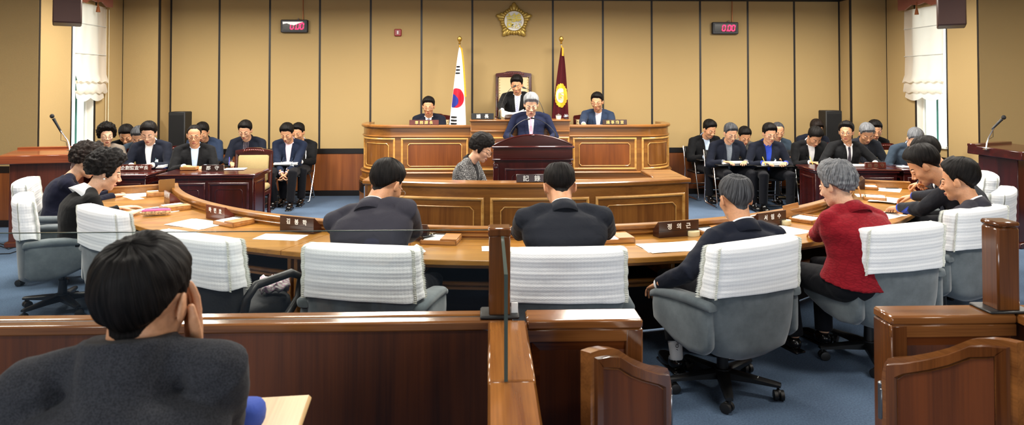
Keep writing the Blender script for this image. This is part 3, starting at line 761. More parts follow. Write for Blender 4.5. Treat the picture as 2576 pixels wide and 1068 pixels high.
def exec_chair(ang, r, head, label, black=False, skew=0.0, coverlift=0.0):
    p = TS(ang, r); rz = ang+pi/2+head     # local +Y points to the ring centre
    T = thing('office_chair', label, 'chair', (p.x, p.y, 0), rz); T.scale = (1.13, 1.08, 1.0)
    fab = m_blackchair if black else m_suede
    # back shell
    rings = []
    for k in range(15):
        z = .275+(.92-.275)*k/14; s = back_section(z)
        if k == 0: c = sum(s, V())/len(s); s = [c+(q-c)*.55+V((0, 0, -.0)) for q in s]
        if k == 14: c = sum(s, V())/len(s); s = [c+V(((q-c).x*.93, (q-c).y*.55, 0)) for q in s]
        if k == 13: c = sum(s, V())/len(s); s = [c+V(((q-c).x*.985, (q-c).y*.85, 0)) for q in s]
        rings.append(s)
    mb = M(); mb.loft(rings)
    bo = part(T, 'backrest', mb, fab, 70)
    mb = M(); mb.ell((0, .03, .43), (.25, .27, .075), None, 28, 12, e=.55); part(T, 'seat', mb, fab, 70)
    mb = M(); mb.ell((0, .02, .385), (.22, .24, .045), None, 24, 8, e=.5); part(T, 'seat_shell', mb, m_black if black else fab, 70)
    for sg in (-1, 1):
        mb = M()
        if black:
            x = sg*.33
            mb.tube([(x-sg*.02, -.2, .5), (x, -.2, .60), (x, -.14, .66), (x, .12, .665), (x, .2, .62), (x, .18, .50), (x, .05, .37), (x-sg*.03, -.02, .36)], .026, 10, flat=.8)
            part(T, 'armrest', mb, m_black, 70)
        else:
            x = sg*.293; rings = []
            prof = [(-.235, .36, .60), (-.20, .335, .612), (-.1, .32, .61), (.02, .345, .60), (.12, .39, .585), (.175, .42, .575), (.195, .46, .56)]
            for (y, z0, z1) in prof:
                ring = []; cz, hz = (z0+z1)/2, (z1-z0)/2; hx = .036
                if y in (-.235, .195): hx = .024; hz *= .9
                for q in range(16):
                    a = 2*pi*q/16; ring.append(V((x+hx*math.copysign(abs(cos(a))**.5, cos(a)), y, cz+hz*math.copysign(abs(sin(a))**.35, sin(a)))))
                rings.append(ring)
            mb.loft(rings); a_ = part(T, 'arm_panel', mb, fab, 70)
            mb = M(); rings = []
            for (y, z, hx, hz) in ((-.25, .60, .030, .014), (-.235, .612, .042, .024), (-.1, .617, .046, .027), (.03, .608, .046, .027), (.15, .590, .044, .025), (.20, .568, .040, .022), (.216, .552, .028, .012)):
                rings.append([V((x+hx*math.copysign(abs(cos(2*pi*q/16))**.6, cos(2*pi*q/16)), y, z+hz*math.copysign(abs(sin(2*pi*q/16))**.7, sin(2*pi*q/16)))) for q in range(16)])
            mb.loft(rings); part(T, 'arm_pad', mb, fab, 70)
    # base
    mb = M(); mb.cyl((0, 0, .10), (0, 0, .24), .032, .028); mb.cyl((0, 0, .24), (0, 0, .36), .014); mb.box((0, 0, .345), (.16, .2, .03), .01); part(T, 'gas_column', mb, m_black)
    mb = M(); mb.cyl((0, 0, .075), (0, 0, .13), .045)
    for k in range(5):
        a = 2*pi*k/5+.3; d = V((cos(a), sin(a), 0)); n = V((-sin(a), cos(a), 0)); rings = []
        for (rr, hw, z0, z1) in ((.02, .034, .075, .125), (.15, .028, .078, .112), (.27, .022, .075, .098), (.30, .018, .075, .094)):
            rings.append([d*rr+n*hw+V((0, 0, z0)), d*rr+n*hw+V((0, 0, z1-.008)), d*rr+n*hw*.6+V((0, 0, z1)), d*rr-n*hw*.6+V((0, 0, z1)), d*rr-n*hw+V((0, 0, z1-.008)), d*rr-n*hw+V((0, 0, z0))])
        mb.loft(rings)
    star = part(T, 'star_base', mb, m_black)
    if 'whole grey' in label:
        for kk, rr_ in ((0, .12), (3, .09), (4, .17)):
            a = 2*pi*kk/5+.3; m9 = M(); m9.box((cos(a)*rr_, sin(a)*rr_, .1185-rr_*.07), (.035, .03, .003), .001, Matrix.Rotation(a, 3, 'Z')); part(star, 'sticker', m9, plain('pale sticker', '#C9CDC8', .6))
    for k in range(5):
        a = 2*pi*k/5+.3; c = V((cos(a)*.285, sin(a)*.285, .03)); b_ = a+1.1+k
        ax = V((-sin(b_), cos(b_), 0)); mb = M()
        Rr = Matrix((ax, V((cos(b_), sin(b_), 0)), V((0, 0, 1)))).transposed(); off = V((cos(b_), sin(b_), 0))*.012
        for s2 in (-1, 1):
            ctr = c+off+ax*(s2*.016); rg = []
            for (h, rr) in ((-.011, .022), (-.009, .029), (.009, .029), (.011, .022)): rg.append([ctr+ax*h+V((cos(b_), sin(b_), 0))*rr*cos(2*pi*q/14)+V((0, 0, 1))*rr*sin(2*pi*q/14) for q in range(14)])
            mb.loft(rg)
        mb.ell(c+off+V((0, 0, .012)), (.02, .02, .022)); mb.cyl(c+V((0, 0, .02)), c+V((0, 0, .055)), .007)
        part(T, 'castor', mb, m_castor, 60)
    # quilted cover: front sheet, top, back sheet
    rnd = random.Random(hash(label) % 1000)
    nU = 48; zb = .662+rnd.uniform(-.008, .008)   # hem height at back
    zf = .55
    # closed loop sections
    me_v = []; uvs = []; fs = []
    levels = 14; ringsv = []
    for j in range(levels+1):
        z = zb+(.928-zb)*j/levels; g = .010+.002*sin(j*1.7)
        s = back_section(min(z, .92), 64, g)
        flare = .010*(1-j/levels)**2
        ring = []
        for k, q in enumerate(s):
            a = 2*pi*k/64; back = sin(a) < -.0
            c = V((0, -.21-.10*(z-.45), z))
            dq = (q-V((0, c.y, q.z))); dq.z = 0
            qq = V((q.x, q.y, 0))+dq.normalized()*(flare*(1+.5*sin(5*a+rnd.random()))+.0015*sin(23*a+j))
            zz = z+((.006*sin(3*a+1)+skew*q.x-.028*max(0, sin(a))*1.0) if j == 0 else (skew*q.x*(1-j/levels)))
            ring.append(V((qq.x, qq.y, zz)))
        ringsv.append(ring)
    # top closing rings
    last = ringsv[-1]; c = sum(last, V())/64
    for (f, dz) in ((.93, .008), (.7, .013), (.35, .014)):
        ringsv.append([V((c.x+(q.x-c.x)*(1-(1-f)*.35), c.y+(q.y-c.y)*f, q.z+dz)) for q in last])
    arc = [0]
    for k in range(1, 65): arc.append(arc[-1]+(ringsv[0][k % 64]-ringsv[0][k-1]).length)
    me = bpy.data.meshes.new('headrest_cover'); vs = [v for r_ in ringsv for v in r_]; nr = len(ringsv)
    fs = [(i*64+k, i*64+(k+1) % 64, (i+1)*64+(k+1) % 64, (i+1)*64+k) for i in range(nr-1) for k in range(64)]; fs.append(tuple((nr-1)*64+k for k in range(64)))
    me.from_pydata([tuple(v) for v in vs], [], fs); ul = me.uv_layers.new(name='UVMap')
    hgt = [0]
    for i in range(1, nr): hgt.append(hgt[-1]+(ringsv[i][48]-ringsv[i-1][48]).length)
    li = 0
    for fi, f in enumerate(fs):
        for q in f:
            i, k = divmod(q, 64); kk = k
            if fi < len(fs)-1 and k == 0 and (fi % 64) == 63: kk = 64
            ul.data[li].uv = (arc[kk], hgt[i]); li += 1
    me.materials.append(m_quilt); me.shade_smooth()
    cv = link('headrest_cover', me, T)
    # ruffled lace strips down the side seams
    for sg in (-1, 1):
        mb = M()
        for (kk, nm) in ((0, 'f'), (1, 'b')):
            pts = []
            for j in range(nr):
                r_ = ringsv[j]; idx = {(1, 0): 5, (1, 1): 58, (-1, 0): 27, (-1, 1): 38}[(sg, kk)]
                pts.append(r_[idx])
            pts = [pts[0]+V((0, 0, -.006 if kk else -.075))]+([pts[0]+V((0, 0, -.03))] if not kk else [])+pts
            vs2 = []; fs2 = []; m2 = 0; P2 = []
            for a_, b__ in zip(pts, pts[1:]):
                for t in range(4): P2.append(a_.lerp(b__, t/4))
            P2.append(pts[-1])
            outd = V((sg*.35, (1 if kk == 0 else -1), 0)).normalized(); tan = V((sg, 0, 0)) if kk else V((sg*.5, .5, 0))
            for i, q in enumerate(P2):
                w_ = .012+.004*((i % 2)*2-1)*(1 if kk == 0 else .15)
                vs2 += [q+outd*.002-V((sg*.010, 0, 0)), q+outd*(.004+.004*((i % 2)))+V((sg*w_*.2, 0, 0)), q+outd*(.006 if kk else .012+.005*(i % 2))+V((sg*w_, 0, 0))]
            n2 = len(P2)
            for i in range(n2-1):
                for c3 in (0, 1): fs2.append((i*3+c3, i*3+c3+1, (i+1)*3+c3+1, (i+1)*3+c3))
            mb.add(vs2, fs2)
        part(cv, 'lace_ruffle', mb, m_lace, 0)
    return T
chairs = [
 (206.9, -.05, 'rearmost covered office chair at the left end, behind the woman nearest the wooden lectern', False),
 (220.0, -.12, 'grey office chair with loose white cover behind the woman in black', False),
 (231.3, .0, 'empty grey office chair with white cover between the woman in black and the black chair', False),
 (247.2, -.10, 'black loop-armed office chair with white cover and a towel on its arm', True),
 (258.8, .0, 'grey office chair of the man in the charcoal jacket, left of the wooden post', False),
 (271.3, .0, 'grey office chair right of the wooden glass post, man in black suit before it', False),
 (282.9, .22, 'whole grey swivel chair with white quilted cover in the gateway, five castors visible', False),
 (296.9, -.16, 'grey office chair with white cover behind the woman in red', False),
 (309.2, -.25, 'grey office chair with white cover behind the man with folded arms and dark blazer', False),
 (321.9, -.1, 'white-covered office chair at the right edge of the photo', False),
 (335.5, -.1, 'farthest white-covered office chair at the right end of the table', False)]
CH = []
for (a, hd, lb, bk) in chairs:
    CH.append(exec_chair(radians(a), 4.70 if a == 231.3 else 4.95, hd, lb, bk, skew=random.uniform(-.02, .02)))
import numpy as np
# ================================================================ people : body builder
def _eval(mb, voxel, it, fac=.5):
    me = bpy.data.meshes.new('t'); me.from_pydata(mb.v, [], mb.f)
    o = bpy.data.objects.new('t', me); COL.objects.link(o)
    r = o.modifiers.new('r', 'REMESH'); r.mode = 'VOXEL'; r.voxel_size = voxel; r.adaptivity = 0
    if it:
        s = o.modifiers.new('s', 'SMOOTH'); s.factor = fac; s.iterations = it
    dg = bpy.context.evaluated_depsgraph_get(); dg.update()
    ev = o.evaluated_get(dg); m2 = bpy.data.meshes.new_from_object(ev)
    n = len(m2.vertices); a = np.empty(n*3); m2.vertices.foreach_get('co', a); a = a.reshape(-1, 3)
    f = [tuple(p.vertices) for p in m2.polygons]
    bpy.data.objects.remove(o); bpy.data.meshes.remove(me); bpy.data.meshes.remove(m2)
    return a, f
def smoothstep(x): x = max(0, min(1, x)); return x*x*(3-2*x)
class NM:
    def __init__(s): s.v = []; s.f = []; s.mi = []; s.n = 0
    def add(s, a, f, mi=0, mis=None):
        s.v.append(np.asarray(a)); n = s.n
        s.f += [tuple(i+n for i in q) for q in f]; s.mi += (mis if mis is not None else [mi]*len(f)); s.n += len(a)
    def mesh(s, name, mats):
        me = bpy.data.meshes.new(name); me.from_pydata(np.concatenate(s.v).tolist(), [], s.f)
        for m in (mats if isinstance(mats, (list, tuple)) else [mats]): me.materials.append(m)
        if any(s.mi): me.polygons.foreach_set('material_index', s.mi)
        me.shade_smooth(); return me
def tf(a, mat): R = np.array(mat.to_3x3()); return a @ R.T + np.array(mat.translation)
def bvh_of(a, f): return BVHTree.FromPolygons([tuple(x) for x in a], f)
def head_shape(fem=False, ears=True):
    w = .95 if fem else 1.0
    b0 = M()
    b0.ell((0, -.018, .040), (.076*w, .095, .080), None, 24, 16)
    b0.ell((0, .020, -.010), (.067*w, .069, .090), None, 24, 16)
    b0.ell((0, .040, -.072), (.042*w, .044, .036), None, 20, 12)
    b0.ell((0, .012, -.062), (.060*w, .050, .040), None, 20, 12)
    for sg in (-1, 1):
        b0.ell((sg*.034*w, .050, -.022), (.030, .030, .030), None, 16, 10)
    r = .049 if fem else .055
    b0.tube([(0, -.012, -.03), (0, -.022, -.09), (0, -.038, -.15), (0, -.055, -.22)], [r, r*.98, r*1.03, r*1.15], 20)
    va, fa = _eval(b0, .0055, 10, .6)
    mb = M(); mb.add([tuple(x) for x in va], fa)
    mb.ell((0, .058, -.090), (.022, .022, .019), None, 16, 10)
    for sg in (-1, 1):
        mb.ell((sg*.026*w, .073, .017), (.026, .011, .008), Matrix.Rotation(sg*.22, 3, 'Y'), 12, 8)
        mb.ell((sg*.0125, .091, -.034), (.0085, .010, .007), None, 10, 8)
        if ears:
            mb.ell((sg*.080*w, -.008, -.002), (.0065, .018, .030), Matrix.Rotation(-.2, 3, 'X') @ Matrix.Rotation(sg*.25, 3, 'Z'), 12, 8)
            mb.ell((sg*.074*w, .002, -.010), (.010, .012, .020), None, 12, 8)
    mb.tube([(0, .076, .024), (0, .088, -.006), (0, .102, -.028), (0, .095, -.037)], [.010, .0082, .0118, .008], 10)
    mb.ell((0, .083, -.0605), (.022, .011, .0058), None, 12, 8); mb.ell((0, .081, -.0700), (.018, .011, .0062), None, 12, 8)
    a, f = _eval(mb, .0032, 5, .5)
    # eye sockets and mouth line
    for sg in (-1, 1):
        d = ((a[:, 0]-sg*.031)/.017)**2+((a[:, 2]+.001)/.011)**2
        k = np.exp(-d)*(a[:, 1] > .04); a[:, 1] -= .0065*k
    d = ((a[:, 0])/.024)**4+((a[:, 2]+.0655)/.0022)**2; a[:, 1] -= .003*np.exp(-d)*(a[:, 1] > .06)
    # eyelid balls
    sz = []
    lip = []
    for q in f:
        c = a[list(q)].mean(0)
        lip.append(1 if (c[1] > .074 and ((c[0]/.0215)**2+((c[2]+.0655)/.0105)**2) < 1) else 0)
    nm = NM(); nm.add(a, f, mis=lip)
    for sg in (-1, 1):
        e = M(); e.ell((sg*.031, .0725, -.001), (.0145, .0115, .0098), None, 16, 12); nm.add(np.array(e.v), e.f, 0)
    A = np.concatenate(nm.v); return A, nm.f, nm.mi
HEADS = {False: head_shape(False), True: head_shape(True)}
HB = {k: bvh_of(v[0], v[1]) for k, v in HEADS.items()}
_nf = {k: head_shape(k, ears=False) for k in (False, True)}
HBN = {k: bvh_of(v[0], v[1]) for k, v in _nf.items()}
def hand_shape(curl, voxel=.0028):
    mb = M()
    def ring(c, rx_, rz, n=14): return [V(c)+V((rx_*cos(2*pi*k/n), 0, rz*sin(2*pi*k/n))) for k in range(n)]
    mb.loft([ring((0, -.06, 0), .027, .022), ring((0, -.01, 0), .026, .019), ring((0, .02, 0), .033, .017), ring((0, .055, -.001), .040, .016), ring((0, .085, -.002), .041, .013), ring((0, .094, -.003), .036, .008)])
    for x, L, r, sp in ((-.0300, .070, .0092, -.10), (-.0100, .078, .0095, -.02), (.0100, .073, .0090, .05), (.0290, .057, .0080, .13)):
        p = V((x, .084, -.002)); d = V((sin(sp), cos(sp), 0)); ang = 0; pts = [p]; rr = [r*1.05]
        for j, fr in enumerate((.46, .30, .24)):
            ang += curl*(.65, .85, .6)[j]+.03
            dd = V((d.x*cos(ang), d.y*cos(ang), -sin(ang))); q = pts[-1]+dd*L*fr
            pts += [pts[-1].lerp(q, .5), q]; rr += [r*(.98-.08*j), r*(.97-.10*j)]
        mb.tube(pts, rr, 10); mb.ell(pts[-1], (rr[-1],)*3, None, 8, 6)
    c = min(curl, 1.0)
    t = [V((-.022, .018, -.004)), V((-.046+.008*c, .050, -.012-.012*c)), V((-.060+.022*c, .078+.004*c, -.018-.026*c)), V((-.066+.040*c, .100+.002*c, -.022-.034*c))]
    mb.tube(t, [.015, .0125, .0105, .0085], 10); mb.ell(t[-1], (.0085,)*3, None, 8, 6)
    return _eval(mb, voxel, 2, .5)
_hands = {}
def hand(curl, side, vox):
    k = (round(curl, 1), vox)
    if k not in _hands: _hands[k] = hand_shape(k[0], vox)
    a, f = _hands[k]
    if side < 0: a = a*np.array([-1, 1, 1]); f = [q[::-1] for q in f]
    return a, f
def hair_mesh(fem, style, thick, rnd, seedv):
    """hair cap in head space; style dict: front(deg) temple side nape, top volume"""
    bv = HBN[fem]; C = V((0, -.012, .030)); tilt = Matrix.Rotation(.45, 3, 'X')      # crown whorl toward the back
    NA, NE = 120, 64
    fr, te, si, be, na = style['line']
    vol = style.get('vol', 0); curly = style.get('curl', 0); bald = style.get('bald', 0); longh = style.get('long', 0)
    def hl(az):
        a = abs(((az+pi) % (2*pi))-pi)/pi*180
        X = [0, 32, 56, 70, 84, 90, 106, 124, 148, 180]; Y = [fr, fr-2, te, si-14, si-12, si+4, be, (be+na)/2-3, na+3, na]
        return float(np.interp(a, X, Y))
    vs = []; idx = -np.ones((NE, NA), int); uv = []
    for j in range(NE):
        for i in range(NA):
            th = pi*(j+.15)/(NE)*.80; ph = 2*pi*i/NA
            d = tilt @ V((sin(th)*sin(ph), sin(th)*cos(ph), cos(th)))
            el = math.degrees(math.asin(max(-1, min(1, d.z)))); az = atan2(d.x, d.y)
            h0 = hl(az)+2.2*noise.noise(V((ph*4, seedv, 0)))*(1 if abs(az) < 1.0 else .6)
            m = (el-h0)/13.0
            if m < -.9: continue
            hit = bv.ray_cast(C+d*.4, -d)
            r = ((hit[0]-C).length if hit[0] is not None else .08)
            mm = max(0, min(1, m)); mm = mm*mm*(3-2*mm)
            t = thick*(.18+.82*mm)
            top = max(0, d.z)
            t *= (.55+.45*smoothstep((el-5)/35)) if not (curly or longh) else 1
            t += vol*top**1.5*(.5+.5*max(0, cos(az)))*mm + vol*.15*mm
            if bald: 
                cd = (V((0, -.45, .9)).normalized()).dot(d); t -= thick*1.05*bald*max(0, min(1, (cd-.90)/.05))
            if curly:
                t += curly*(noise.noise(d*5.5+V((seedv, 0, 0)))+.5*noise.noise(d*12+V((0, seedv, 0))))*mm
            else:
                t += .0030*noise.noise(V((ph*7, th*2.0, seedv)))*mm+.0022*noise.noise(V((ph*26, th*3, seedv)))*mm
            if longh and el < 0: t += longh*min(1, -el/30)
            e = min(1, max(0, (m+.9)/.9)); off = -.004+(t+.004)*(e if m < 0 else 1)
            if m < 0: off = -.004+.006*e
            else: off = max(off, .002)
            idx[j, i] = len(vs); vs.append(C+d*(r+off)); uv.append((i/NA, j/NE))
    fs = []; uvs = []
    for j in range(NE-1):
        for i in range(NA):
            q = (idx[j, i], idx[j, (i+1) % NA], idx[j+1, (i+1) % NA], idx[j+1, i])
            if min(q) >= 0: fs.append(tuple(int(x) for x in q)[::-1]); uvs.append([(i/NA, j/NE), ((i+1)/NA, j/NE), ((i+1)/NA, (j+1)/NE), (i/NA, (j+1)/NE)][::-1])
    cap = [int(idx[0, i]) for i in range(NA) if idx[0, i] >= 0]
    if len(cap) == NA: fs.append(tuple(cap)); uvs.append([(i/NA, 0) for i in range(NA)])
    return np.array([tuple(v) for v in vs]), fs, uvs
def hairmat(name, c, c2, rough=.55):
    if name in MATS: return MATS[name]
    m, nt, b = newmat(name); N = nt.nodes; L = nt.links
    uv = N.new('ShaderNodeUVMap'); uv.uv_map = 'UVMap'; mp = N.new('ShaderNodeMapping'); mp.inputs['Scale'].default_value = (170, 3.0, 1)
    L.new(uv.outputs['UV'], mp.inputs['Vector']); n = N.new('ShaderNodeTexNoise'); n.inputs['Scale'].default_value = 1; n.inputs['Detail'].default_value = 3; n.inputs['Distortion'].default_value = .8
    L.new(mp.outputs['Vector'], n.inputs['Vector']); r = N.new('ShaderNodeValToRGB'); r.color_ramp.elements[0].position = .38; r.color_ramp.elements[1].position = .66
    r.color_ramp.elements[0].color = (*srgb(c), 1); r.color_ramp.elements[1].color = (*srgb(c2), 1)
    L.new(n.outputs['Fac'], r.inputs['Fac']); L.new(r.outputs['Color'], b.inputs['Base Color'])
    bp = N.new('ShaderNodeBump'); bp.inputs['Strength'].default_value = .8; bp.inputs['Distance'].default_value = .004
    L.new(n.outputs['Fac'], bp.inputs['Height']); L.new(bp.outputs['Normal'], b.inputs['Normal'])
    b.inputs['Roughness'].default_value = rough; b.inputs['Specular IOR Level'].default_value = .14
    MATS[name] = m; return m
HAIR = {'black': hairmat('black hair', '#070606', '#1A1615'), 'dark': hairmat('dark brown hair', '#0B0807', '#2A201C'), 'salt': hairmat('salt and pepper hair', '#1C1C20', '#5E6064', .6), 'grey': hairmat('grey hair', '#45474B', '#8E9094', .6), 'silver': hairmat('silver hair', '#5F6164', '#A9ABAD', .6)}
STY = {'fore': dict(line=(35, 17, -4, -14, -52), vol=.010, bald=.35), 'short': dict(line=(34, 16, -4, -16, -52), vol=.016), 'part': dict(line=(32, 14, -4, -16, -52), vol=.022), 'crop': dict(line=(37, 20, -2, -14, -52), vol=.006),
       'thin': dict(line=(52, 28, -4, -14, -52), vol=.0), 'bald': dict(line=(44, 22, -4, -14, -52), vol=.002, bald=1.0), 'spot': dict(line=(35, 17, -4, -14, -52), vol=.006, bald=.9),
       'curly': dict(line=(30, 6, -28, -36, -48), vol=.030, curl=.013), 'bob': dict(line=(20, 2, -30, -40, -50), vol=.022, long=.01, curl=.004), 'wavy': dict(line=(36, 14, -16, -24, -52), vol=.024, curl=.008)}
def skinmat(name, c):
    if name in MATS: return MATS[name]
    m = plain(name, c, .5, bump=.12, bscale=90, var=.07); b = m.node_tree.nodes['Principled BSDF']
    b.inputs['Subsurface Weight'].default_value = .12; b.inputs['Subsurface Radius'].default_value = (.01, .004, .002); b.inputs['Subsurface Scale'].default_value = 1
    return m
SK = {'a': skinmat('skin warm', '#C99776'), 'b': skinmat('skin tan', '#C9936E'), 'c': skinmat('skin light', '#D8AA8C')}
LP = plain('lips', '#A25B4C', .45)
def cloth(name, c, weave=0, c2=None, rough=.85):
    if name in MATS: return MATS[name]
    m, nt, b = newmat(name); N = nt.nodes; L = nt.links
    tc = N.new('ShaderNodeTexCoord'); b.inputs['Base Color'].default_value = (*srgb(c), 1); b.inputs['Roughness'].default_value = rough; b.inputs['Sheen Weight'].default_value = .04; b.inputs['Specular IOR Level'].default_value = .2
    n = N.new('ShaderNodeTexNoise'); n.inputs['Scale'].default_value = 11; n.inputs['Detail'].default_value = 3; n.inputs['Distortion'].default_value = 1.2; L.new(tc.outputs['Object'], n.inputs['Vector'])
    bp = N.new('ShaderNodeBump'); bp.inputs['Strength'].default_value = .35; bp.inputs['Distance'].default_value = .015; L.new(n.outputs['Fac'], bp.inputs['Height']); L.new(bp.outputs['Normal'], b.inputs['Normal'])
    if c2:
        if weave == 1:      # houndstooth-like check
            k = N.new('ShaderNodeTexVoronoi'); k.inputs['Scale'].default_value = 95; k.distance = 'CHEBYCHEV'; k.inputs['Randomness'].default_value = .35; src = k.outputs['Distance']; L.new(tc.outputs['Object'], k.inputs['Vector'])
        elif weave == 2:    # plaid
            w1 = N.new('ShaderNodeTexWave'); w1.inputs['Scale'].default_value = 14; w1.bands_direction = 'X'; L.new(tc.outputs['Object'], w1.inputs['Vector'])
            w2 = N.new('ShaderNodeTexWave'); w2.inputs['Scale'].default_value = 14; w2.bands_direction = 'Z'; L.new(tc.outputs['Object'], w2.inputs['Vector'])
            mu = N.new('ShaderNodeMath'); mu.operation = 'MULTIPLY'; L.new(w1.outputs['Fac'], mu.inputs[0]); L.new(w2.outputs['Fac'], mu.inputs[1]); src = mu.outputs[0]
        elif weave == 4:    # diagonal stripes
            w1 = N.new('ShaderNodeTexWave'); w1.inputs['Scale'].default_value = 22; w1.bands_direction = 'DIAGONAL'; L.new(tc.outputs['Object'], w1.inputs['Vector']); src = w1.outputs['Fac']
        elif weave == 5:    # quilted jacket: brick-shaped stitching
            k = N.new('ShaderNodeTexVoronoi'); k.inputs['Scale'].default_value = 30; k.distance = 'MANHATTAN'; k.feature = 'DISTANCE_TO_EDGE'
            mp = N.new('ShaderNodeMapping'); mp.inputs['Scale'].default_value = (.8, .8, 2.0); L.new(tc.outputs['Object'], mp.inputs['Vector']); L.new(mp.outputs['Vector'], k.inputs['Vector']); k.distance = 'EUCLIDEAN'
            src = k.outputs['Distance']; n3 = N.new('ShaderNodeMath'); n3.operation = 'MULTIPLY'; n3.inputs[1].default_value = 5; n3.use_clamp = True; L.new(src, n3.inputs[0]); src = n3.outputs[0]
            b2 = N.new('ShaderNodeBump'); b2.inputs['Strength'].default_value = .25; b2.inputs['Distance'].default_value = .004; L.new(src, b2.inputs['Height']); L.new(bp.outputs['Normal'], b2.inputs['Normal']); L.new(b2.outputs['Normal'], b.inputs['Normal'])
        else:
            k = N.new('ShaderNodeTexNoise'); k.inputs['Scale'].default_value = 260; src = k.outputs['Fac']; L.new(tc.outputs['Object'], k.inputs['Vector'])
        r = N.new('ShaderNodeValToRGB'); r.color_ramp.elements[0].position = .35; r.color_ramp.elements[1].position = .62
        r.color_ramp.elements[0].color = (*srgb(c), 1); r.color_ramp.elements[1].color = (*srgb(c2), 1); L.new(src, r.inputs['Fac']); L.new(r.outputs['Color'], b.inputs['Base Color'])
    MATS[name] = m; return m
CL = {'navy': cloth('navy wool', '#101523'), 'black': cloth('black wool', '#0D0E11'), 'char': cloth('charcoal wool', '#33323B'), 'char2': cloth('blue black wool', '#1D2028'), 'royal': cloth('royal navy wool', '#151C37'),
      'blue': cloth('slate blue wool', '#233047'), 'slate': cloth('slate grey wool', '#34414F'), 'brown': cloth('taupe wool', '#7C7166'), 'grey': cloth('grey tweed', '#55534F'), 'hound': cloth('houndstooth tweed', '#2B2B2E', 1, '#BDBDBC'),
      'red': cloth('red quilted jacket cloth', '#7F0E1C', 5, '#8A1220'), 'fleece': cloth('charcoal fleece', '#26272B', 3, '#37383D', .98), 'dnavy': cloth('dark navy knit', '#0F1226'), 'bk': cloth('black knit', '#09090B'), 'navy2': cloth('mid navy wool', '#162035')}
SH = {'white': cloth('white shirt', '#F0F1F4'), 'lblue': cloth('light blue shirt', '#BFD2EA'), 'pink': cloth('pale pink shirt', '#E7D0DC'), 'royal': cloth('royal blue shirt', '#2A45B0'), 'gpat': cloth('grey patterned shirt', '#555C66', 3, '#7A828C'), 'plaid': cloth('plaid shirt', '#23202B', 2, '#8C8088'), 'lgrey': cloth('lilac grey shirt', '#C6C3D2'), 'black': cloth('black blouse', '#141418'), 'vest': cloth('black waistcoat', '#121317'), 'dgrey': cloth('dark grey shirt', '#2A2D36', 2, '#4C505C')}
TIE = {'pink': cloth('pink tie', '#E79AAE'), 'stripe': cloth('lilac striped tie', '#8E92C8', 4, '#D9DAEE'), 'grey': cloth('grey tie', '#8D97A6'), 'dark': cloth('dark tie', '#4A454E'), 'lil': cloth('lilac tie', '#B99AB8')}
m_trou = cloth('dark trousers', '#101117'); m_shoe = plain('black shoe leather', '#0B0A0A', .25, coat=.4)
m_spec = plain('spectacle frame', '#241D1A', .3); m_wire = plain('wire spectacle frame', '#8A8680', .3, .8); m_lens = m_glass
m_eyew = plain('eye white', '#E8E2DA', .3); m_iris = plain('dark iris', '#120B08', .2); m_badge = plain('plastic badge', '#DDE6EA', .3); m_badgeb = plain('badge print', '#5C7C8C', .5); m_pearl = plain('pearl', '#EFECE6', .2, coat=.6)
def facepatch(fem, pts, w, off=.0012, z=.0):
    """strip over the face through (x,z) points"""
    bv = HB[fem]; vs = []; fs = []
    p2 = []
    for p, q in zip(pts, pts[1:]): p2 += [tuple(p[c]+(q[c]-p[c])*t/4 for c in range(3)) for t in range(4)]
    pts = p2+[pts[-1]]
    for i, (x, zz, ww) in enumerate(pts):
        for s in (-1, 0, 1):
            h = bv.ray_cast(V((x, .3, zz+s*ww/2)), V((0, -1, 0))); y = h[0].y if h[0] is not None else .08
            vs.append((x, y+off*(1 if s == 0 else .6), zz+s*ww/2))
    n = len(pts)
    for i in range(n-1):
        for s in (0, 1): fs.append((i*3+s, i*3+s+1, (i+1)*3+s+1, (i+1)*3+s))
    return np.array(vs), fs
class Person:
    pass
PEOPLE = []
